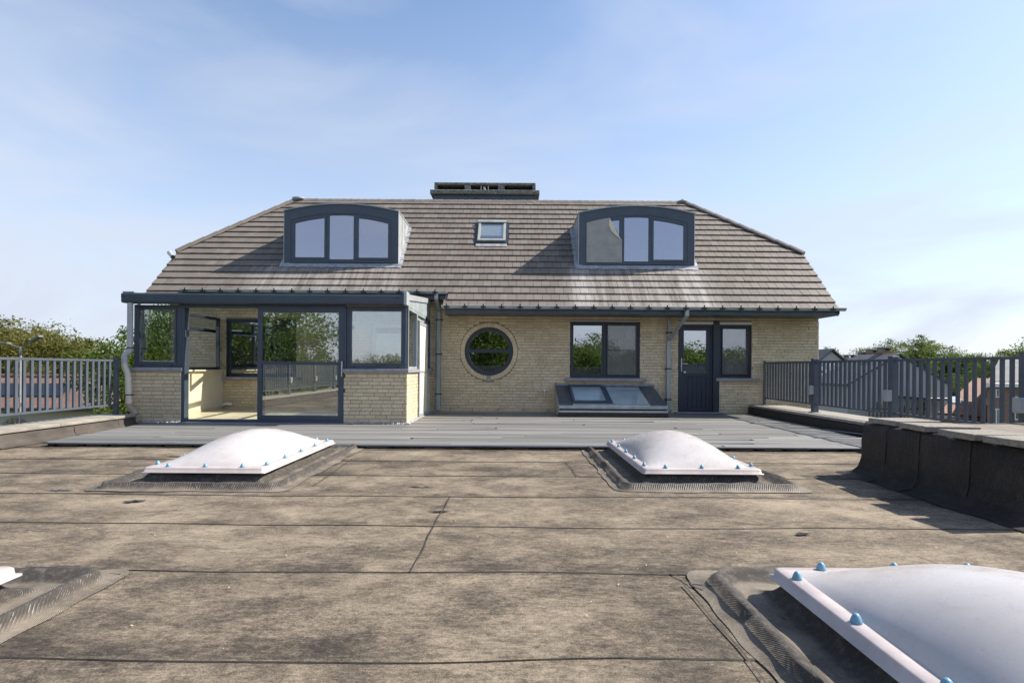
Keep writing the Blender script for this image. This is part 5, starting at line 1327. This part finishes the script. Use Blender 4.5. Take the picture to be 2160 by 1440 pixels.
# ================================================================== NEIGHBOURING HOUSES
def pantile(name, c1, c2, sx=6.0, sz=2.2, bd=.05):
    m, t, p = newmat(name); P = pos(t)
    wv = t.nodes.new("ShaderNodeTexWave"); wv.bands_direction = 'X'; wv.inputs['Scale'].default_value = sx/6.28*2; t.links.new(P, wv.inputs['Vector'])
    w2_ = t.nodes.new("ShaderNodeTexWave"); w2_.bands_direction = 'Z'; w2_.wave_profile = 'SAW'; w2_.inputs['Scale'].default_value = sz; t.links.new(P, w2_.inputs['Vector'])
    c = ramp(t, noise(t, P, 2.5, 4), [(0.3, c1), (0.7, c2)])
    t.links.new(c, p.inputs['Base Color']); p.inputs['Roughness'].default_value = .7
    bump(t, p, mth(t, 'ADD', wv.outputs['Fac'], w2_.outputs['Fac']), .8, bd); return m
M['red_tile'] = pantile('red_brown_pantiles', (.17,.092,.066), (.25,.14,.10))
M['orange_tile'] = pantile('weathered_orange_pantiles', (.15,.058,.034), (.25,.105,.06))
M['slate'] = pantile('dark_slate_roof', (.05,.053,.06), (.12,.12,.13), 4, 1.3, .012)
def brickproc(name, a, b_, mo, s=7.0):
    m, t, p = newmat(name); P = pos(t); mp_ = t.nodes.new("ShaderNodeMapping"); mp_.inputs['Rotation'].default_value = (R(90),0,0); t.links.new(P, mp_.inputs['Vector'])
    br = t.nodes.new("ShaderNodeTexBrick"); br.inputs['Color1'].default_value = (*a,1); br.inputs['Color2'].default_value = (*b_,1); br.inputs['Mortar'].default_value = (*mo,1); br.inputs['Scale'].default_value = s
    br.inputs['Mortar Size'].default_value = .018; t.links.new(mp_.outputs[0], br.inputs['Vector']); t.links.new(br.outputs['Color'], p.inputs['Base Color']); p.inputs['Roughness'].default_value = .9; return m
M['brick_red'] = brickproc('red_brown_brick', (.20,.10,.07), (.28,.16,.11), (.30,.26,.22), 4)
M['brick_tan'] = brickproc('tan_brick', (.36,.29,.22), (.42,.35,.27), (.40,.36,.30), 3)
M['grey_brick'] = brickproc('pale_grey_brick', (.40,.36,.30), (.47,.43,.36), (.50,.47,.42), 5)
M['siding'] = plain('pale_grey_siding', (.42,.41,.38), .7, 0, .06, .8)
M['gpaint'] = plain('grey_render', (.40,.40,.42), .8, 0, .05, .6)
M['pane_dark'] = glass('neighbour_pane', (.25,.28,.30), .18)
M['pv'] = plain('solar_panel', (.018,.02,.028), .25, 0, .2, 2)
def nwin(parent, x0, x1, z0, z1, y, fr='white', t=.07):
    w_ = build(MB().frame(x0, x1, z0, z1, t, y-.06, y+.02), 'window', M[fr], parent); build(MB().box(x0+t, x1-t, y-.03, y-.02, z0+t, z1-t), 'pane', M['pane_dark'], w_)
    build(MB().box((x0+x1)/2-.03, (x0+x1)/2+.03, y-.07, y-.031, z0+t, z1-t), 'glazing_bar', M[fr], w_)
def chimney(parent, x, y, z0, z1, s_, m):
    c = build(MB().cbox(x-s_/2, x+s_/2, y-s_/2, y+s_/2, z0, z1, .02), 'chimney', m, parent); build(MB().cbox(x-s_*.62, x+s_*.62, y-s_*.62, y+s_*.62, z1+.22, z1+.30, .01), 'chimney_cap', M['concrete'], c)
    for dx in (-.4, .4): build(MB().cbox(x+s_*dx-.06, x+s_*dx+.06, y-s_*.4, y+s_*.4, z1, z1+.22, .01), 'chimney_leg', M['concrete'], c)
# --- left: hipped house with solar panels
lh = thing('neighbour_house', (-33, 33, GZ), 'low house with red-brown hipped tile roof and dark solar panels', 'house')
ex0, ex1, ey0, ey1, ez = -46, -24.4, 31.6, 37.6, -1.35; rz_, rx1 = .42, -27.5
build(MB().box(ex0+.5, ex1-.5, ey0+.5, ey1-.5, GZ, ez-.05), 'wall', M['grey_brick'], lh)
rf = MB(); rf.poly([(ex0,ey0,ez),(ex1,ey0,ez),(rx1,34.6,rz_),(ex0,34.6,rz_)]); rf.poly([(ex1,ey0,ez),(ex1,ey1,ez),(rx1,34.6,rz_)]); rf.poly([(ex1,ey1,ez),(ex0,ey1,ez),(ex0,34.6,rz_),(rx1,34.6,rz_)]); rf.poly([(ex0,ey0,ez-.02),(ex0,ey1,ez-.02),(ex1,ey1,ez-.02),(ex1,ey0,ez-.02)])
lroof = build(rf, 'roof', M['red_tile'], lh)
build(MB().cbox(ex0, ex1+.05, ey0-.12, ey0-.0, ez-.16, ez+.0, .02), 'gutter', M['dark_pvc'], lh)
hp = MB()
for i in range(14):
    u = i/14; p = Vector((ex1,ey0,ez))*(1-u)+Vector((rx1,34.6,rz_))*u; p2 = Vector((ex1,ey0,ez))*(1-u-.065)+Vector((rx1,34.6,rz_))*(u+.065); build(MB().tube([p+Vector((0,0,.03)), p2+Vector((0,0,.07))], .12, 8), 'hip_tile', M['red_tile'], lroof)
for i in range(46):
    x = ex0+.4*i
    if x < -35.5 or x > rx1: continue
    build(MB().tube([(x,34.6,rz_+.02),(x+.4,34.6,rz_+.05)], .12, 8), 'ridge_tile', M['red_tile'], lroof)
sl_ = (rz_-ez)/3.0
for i in range(7):
    a = -34.6-.0+ i*1.02
    b = MB(); y0_, y1_ = ey0+.95, ey0+2.15; c = [(a,y0_,ez+sl_*.95+.06),(a+1.0,y0_,ez+sl_*.95+.06),(a+1.0,y1_,ez+sl_*2.15+.06),(a,y1_,ez+sl_*2.15+.06)]
    build(b.prism(c, (0,0,.05)), 'solar_panel', M['pv'], lroof)
aw = build(MB().prism([(-29.7+.75*math.cos(math.pi*k/12), ey0+.47, -3.0+.75*math.sin(math.pi*k/12)) for k in range(13)]+[(-30.45,ey0+.47,-3.6),(-28.95,ey0+.47,-3.6)], (0,.02,0)), 'arched_window', M['pane_dark'], lh)
for k in range(9):
    A0, A1 = math.pi*k/9+.02, math.pi*(k+1)/9-.02
    build(MB().prism([(-29.7+r_*math.cos(A_), ey0+.42, -3.0+r_*math.sin(A_)) for r_, A_ in ((.75,A0),(1.0,A0),(1.0,A1),(.75,A1))], (0,.07,0)), 'arch_brick', M['concrete'], aw)
for A_ in (.6, 1.57, 2.54): build(MB().tube([(-29.7,ey0+.45,-3.0),(-29.7+.74*math.cos(A_),ey0+.45,-3.0+.74*math.sin(A_))], .025, 5), 'glazing_bar', M['white'], aw)
sg = thing('neighbour_garage', (-22.5, 33, GZ), 'brown tiled side roof beyond the hip of the low house', 'house')
build(MB().prism([(-24.0,33.5,-.2),(-18.5,33.5,-1.9),(-18.5,38,-1.9),(-24.0,38,-.2)], (0,0,-.12)), 'roof', M['red_tile'], sg); build(MB().box(-23.8,-18.8,33.8,37.8,GZ,-2.1), 'wall', M['grey_brick'], sg)
# --- street lamp
M['lampgrey'] = plain('dull_grey_steel', (.16,.165,.17), .5)
lm = thing('street_lamp', (-18.9, 20.6, GZ), 'thin double-armed street lamp in front of the olive trees', 'street lamp')
smooth(build(MB().tube([(-18.9,20.6,GZ),(-18.9,20.6,1.88)], .05, 10, .035), 'pole', M['lampgrey'], lm))
build(MB().tube([(-18.9,20.6,1.82),(-19.35,20.6,1.98)], .022, 8), 'arm', M['lampgrey'], lm); build(MB().tube([(-18.9,20.6,1.82),(-18.4,20.6,2.10)], .022, 8), 'arm', M['lampgrey'], lm)
build(MB().cbox(-19.75,-19.33,20.5,20.7,1.96,2.04,.02), 'lamp_head', M['lampgrey'], lm); build(MB().prism([(-18.45,20.5,2.06),(-18.12,20.5,2.26),(-18.15,20.5,2.32),(-18.48,20.5,2.12)], (0,.2,0)), 'lamp_head', M['lampgrey'], lm)
# --- right: grey sided gable house
gh = thing('neighbour_house', (28.8, 45, GZ), 'tall house with pale grey siding gable and slate roof', 'house')
ax, az, hwid, ze_, gy0, gy1 = 28.9, 2.35, 4.0, .05, 40, 45
build(MB().prism([(ax-hwid+.2,gy0,GZ),(ax+hwid-.2,gy0,GZ),(ax+hwid-.2,gy0,ze_),(ax,gy0,az-.1),(ax-hwid+.2,gy0,ze_)], (0,gy1-gy0-.3,0)), 'wall', M['siding'], gh)
z = GZ+.3; k = 0
while z < az-.25:
    hw_ = hwid-.22 if z < ze_ else (hwid-.22)*(az-.12-z)/(az-.12-ze_)
    if z > -4.2 and hw_ > .2: build(MB().prism([(ax-hw_,gy0-.035,z),(ax-hw_,gy0-.002,z),(ax-hw_,gy0-.002,z+.19),(ax-hw_,gy0-.012,z+.19)], (2*hw_,0,0)), 'siding_board', M['siding'], gh)
    z += .20
for s_ in (-1, 1):
    pts = [(ax+s_*hwid,gy0-.12,ze_-.05),(ax,gy0-.12,az),(ax,gy0-.12,az+.14),(ax+s_*hwid,gy0-.12,ze_+.09)]; build(MB().prism(pts, (0,gy1-gy0,0)), 'roof_slope', M['slate'], gh)
chimney(gh, 29.3, 42.2, 1.0, 2.72, .75, M['brick_red']); chimney(gh, 30.0, 44.6, 1.0, 2.65, .7, M['brick_red'])
# --- tan brick row house left of it
th = thing('neighbour_house', (27.5, 44.5, GZ), 'tan brick terrace house with white windows seen between the first two posts', 'house')
build(MB().box(24.0, 29.6, 46.0, 51, GZ, .25), 'wall', M['brick_tan'], th); build(MB().prism([(23.7,45.7,.2),(29.8,45.7,.2),(29.8,49.2,1.7),(23.7,49.2,1.7)], (0,.1,.12)), 'roof', M['slate'], th)
for a in (27.0, 28.2, 29.0): nwin(th, a, a+.62, -1.4, -.1, 46.0)
for a in (27.2, 28.5): nwin(th, a, a+.9, -3.2, -2.1, 46.0)
chimney(th, 29.9, 45.6, .1, 2.45, .62, M['brick_tan'])
for a, z_ in ((26.4,.9),(27.6,1.2),(28.6,1.1)): build(MB().prism([(a,45.6+(z_-.2)*1.8-.12,z_+.12),(a+.5,45.6+(z_-.2)*1.8-.12,z_+.12),(a+.5,45.6+(z_+.45-.2)*1.8-.12,z_+.57),(a,45.6+(z_+.45-.2)*1.8-.12,z_+.57)], (0,-.02,.06)), 'roof_light', M['pane_dark'], th)
# --- grey gable behind
g3 = thing('neighbour_house', (35.8, 60, GZ), 'grey rendered gable with dark roof next to the house corner', 'house')
ax, az, hwid, ze_ = 34.6, 3.35, 3.0, .9
build(MB().prism([(ax-hwid+.2,58,GZ),(ax+hwid-.2,58,GZ),(ax+hwid-.2,58,ze_),(ax,58,az-.15),(ax-hwid+.2,58,ze_)], (0,8,0)), 'wall', M['gpaint'], g3)
for s_ in (-1, 1): build(MB().prism([(ax+s_*hwid*1.05,57.7,ze_-.2),(ax,57.7,az),(ax,57.7,az+.18),(ax+s_*hwid*1.05,57.7,ze_-.02)], (0,9,0)), 'roof_slope', M['slate'], g3)
chimney(g3, 37.2, 59, .5, 2.6, 1.0, M['gpaint'])
# --- orange tile roof and brick house on the far right
oh = thing('neighbour_house', (27, 30, GZ), 'house with weathered orange pantile roof and two roof lights', 'house')
build(MB().prism([(23.1,29,-1.05),(26.4,29,-1.35),(30.2,33.6,.75),(29.0,33.6,.77)], (0,.08,-.12)), 'roof', M['orange_tile'], oh)
build(MB().prism([(23.4,29.3,GZ),(26.2,29.3,GZ),(29.9,33.6,GZ),(28.8,33.6,GZ)], (0,0,5.55)), 'wall', M['brick_red'], oh)
for a, y_ in ((24.75,30.1),(26.5,29.9)):
    z_ = -1.2+(y_-29)*.43; build(MB().prism([(a,y_,z_+.08),(a+.5,y_,z_+.08),(a+1.0,y_+.7,z_+.40),(a+.5,y_+.7,z_+.40)], (0,-.03,.07)), 'roof_light', M['glass_sky'], oh)
bh = thing('neighbour_house', (31, 30, GZ), 'red brick house with white eave and slate roof at the right edge', 'house')
bw_ = build(MB().prism([(24.5,27.6,GZ),(34,27.6,GZ),(36,32.5,GZ),(29.0,32.5,GZ)], (0,0,7.44)), 'wall', M['brick_red'], bh)
build(MB().cbox(24.35, 34.2, 27.3, 27.62, .38, .60, .02), 'eave_board', M['white'], bh)
build(MB().prism([(24.4,27.35,.61),(34,27.35,.61),(34,30.8,1.95),(28.2,30.8,1.95)], (0,.1,.12)), 'roof', M['slate'], bh)
nwin(bh, 24.72, 25.1, -.15, .28, 27.6, t=.05); nwin(bh, 24.75, 25.1, -1.7, -.72, 27.6, t=.05); nwin(bh, 25.85, 26.5, -1.3, -.1, 27.6, t=.06)
# --- small things in the street
sn = thing('road_sign', (26.9, 42.5, GZ), 'round red and blue no-parking sign beside the tan house', 'sign')
build(MB().tube([(26.9,42.5,GZ),(26.9,42.5,-1.65)], .04, 8), 'pole', M['zinc'], sn)
M['sred'] = plain('sign_red', (.45,.03,.04), .4); M['sblue'] = plain('sign_blue', (.03,.10,.42), .4)
o = build(MB().lathe([(.33,0),(.33,.02)], 28), 'sign_ring', M['sred'], sn, (26.9,42.46,-1.95)); o.rotation_euler = (R(90),0,0)
o = build(MB().lathe([(.25,0),(.25,.01)], 28), 'sign_face', M['sblue'], sn, (26.9,42.439,-1.95)); o.rotation_euler = (R(90),0,0)
build(MB().prism([(26.72,42.425,-1.75),(26.68,42.425,-1.79),(27.08,42.425,-2.15),(27.12,42.425,-2.11)], (0,.006,0)), 'sign_bar', M['sred'], sn)
up_ = thing('utility_pole', (28.2, 36.2, GZ), 'dark timber utility pole in front of the grey siding', 'pole')
build(MB().tube([(28.2,36.2,GZ),(28.2,36.2,1.5)], .11, 9, .10), 'pole', M['bark'], up_); build(MB().cbox(27.75,28.65,36.05,36.35,-2.2,-2.05,.02), 'crossarm', M['bark'], up_)
fe = thing('yard_fence', (27.5, 38.4, GZ), 'dark picket yard fence at the foot of the grey siding house', 'fence')
for i in range(16): build(MB().cbox(25.6+i*.28,25.68+i*.28,38.38,38.44,-3.2,-1.05-.25*(i % 3 == 0),.01), 'picket', M['bark'], fe)
build(MB().cbox(25.5,30.1,38.44,38.5,-1.6,-1.5,.01), 'fence_rail', M['bark'], fe); build(MB().cbox(25.5,30.1,38.44,38.5,-2.6,-2.5,.01), 'fence_rail', M['bark'], fe)
shd = thing('shed_roof', (30.5, 38, GZ), 'black flat-roofed shed between the siding house and the orange roof', 'shed')
build(MB().cbox(28.6, 31.0, 36.8, 40, -.82, -.66, .02), 'roof', M['dark_pvc'], shd); build(MB().box(29.0, 30.9, 38.6, 39.8, GZ, -.83), 'wall', M['siding'], shd)

# ================================================================== PERSON BEHIND THE PANE
M['skin'] = plain('skin', (.45,.28,.20), .5, 0, .05, 8); M['shirt'] = plain('white_shirt', (.75,.74,.72), .8, 0, .05, 20); M['jeans'] = plain('dark_trousers', (.03,.035,.05), .8); M['hair'] = plain('dark_hair', (.02,.015,.012), .5)
PX, PYY, PZ = 5.72, 14.02, .095
person = thing('person', (PX, PYY, PZ), 'person in a white shirt with dark hair standing behind the pane beside the door', 'person')
def skin(name, pts, edges, rad, m, root=0, lv=2):
    me = bpy.data.meshes.new(name); me.from_pydata(pts, edges, []); o = bpy.data.objects.new(name, me); link(o, person, (PX, PYY, PZ))
    md = o.modifiers.new('Skin', 'SKIN'); md.use_smooth_shade = True
    sv = me.skin_vertices[0].data if me.skin_vertices else None
    if sv is None:
        bm = bmesh.new(); bm.from_mesh(me); bm.verts.layers.skin.verify(); bm.to_mesh(me); bm.free(); sv = me.skin_vertices[0].data
    for i, r in enumerate(rad):
        sv[i].radius = (r, r*.8) if not isinstance(r, tuple) else r; sv[i].use_root = (i == root)
    s2 = o.modifiers.new('Subsurf', 'SUBSURF'); s2.levels = lv; s2.render_levels = lv; me.materials.append(m); return o
# facing left (-X); lateral axis is Y, forward is -X
body_p = [(0,0,.95),(0,0,1.12),(.01,0,1.30),(0,0,1.43),(-.005,0,1.50),(-.02,0,1.60),(-.03,0,1.70),
          (0,-.09,.88),(-.01,-.10,.48),(.02,-.10,.08),(-.12,-.10,.03),(0,.09,.88),(-.01,.10,.48),(.02,.10,.08),(-.12,.10,.03),
          (.01,-.19,1.40),(.03,-.24,1.12),(-.14,-.20,.98),(-.22,-.17,1.02),(.01,.19,1.40),(.03,.24,1.12),(-.16,.20,1.02),(-.24,.17,1.06)]
body_e = [(0,1),(1,2),(2,3),(3,4),(4,5),(5,6),(0,7),(7,8),(8,9),(9,10),(0,11),(11,12),(12,13),(13,14),(3,15),(15,16),(16,17),(17,18),(3,19),(19,20),(20,21),(21,22)]
body_r = [.15,.135,.15,.10,.055,.085,.075,.085,.06,.045,.04,.085,.06,.045,.04,.055,.042,.032,.028,.055,.042,.032,.028]
skin('body', body_p, body_e, body_r, M['skin'])
skin('shirt', [(0,0,.93),(0,0,1.12),(.01,0,1.30),(0,0,1.43),(.01,-.20,1.40),(.025,-.235,1.22),(.01,.20,1.40),(.025,.235,1.22)], [(0,1),(1,2),(2,3),(3,4),(4,5),(3,6),(6,7)], [.175,.165,.175,.115,.08,.07,.08,.07], M['shirt'])
skin('trousers', [(0,0,.96),(0,-.09,.86),(-.01,-.10,.48),(.02,-.10,.10),(0,.09,.86),(-.01,.10,.48),(.02,.10,.10)], [(0,1),(1,2),(2,3),(0,4),(4,5),(5,6)], [.16,.105,.08,.065,.105,.08,.065], M['jeans'])
blob(PX+.015, PYY, PZ+1.675, .105, .095, .115, 8, 'hair', M['hair'], person)
for s_ in (-1, 1):
    for k in range(4): skin('finger', [(-.22-.02*0,s_*.17,1.02+.04*(s_ > 0)),(-.27,s_*(.155+.018*(k-1.5)),1.02+.04*(s_ > 0)+.004*k),(-.31,s_*(.15+.02*(k-1.5)),1.0+.04*(s_ > 0))], [(0,1),(1,2)], [.012,.010,.008], M['skin'], lv=1)
    skin('thumb', [(-.22,s_*.16,1.03+.04*(s_ > 0)),(-.24,s_*.12,1.05+.04*(s_ > 0)),(-.27,s_*.11,1.06+.04*(s_ > 0))], [(0,1),(1,2)], [.013,.011,.009], M['skin'], lv=1)
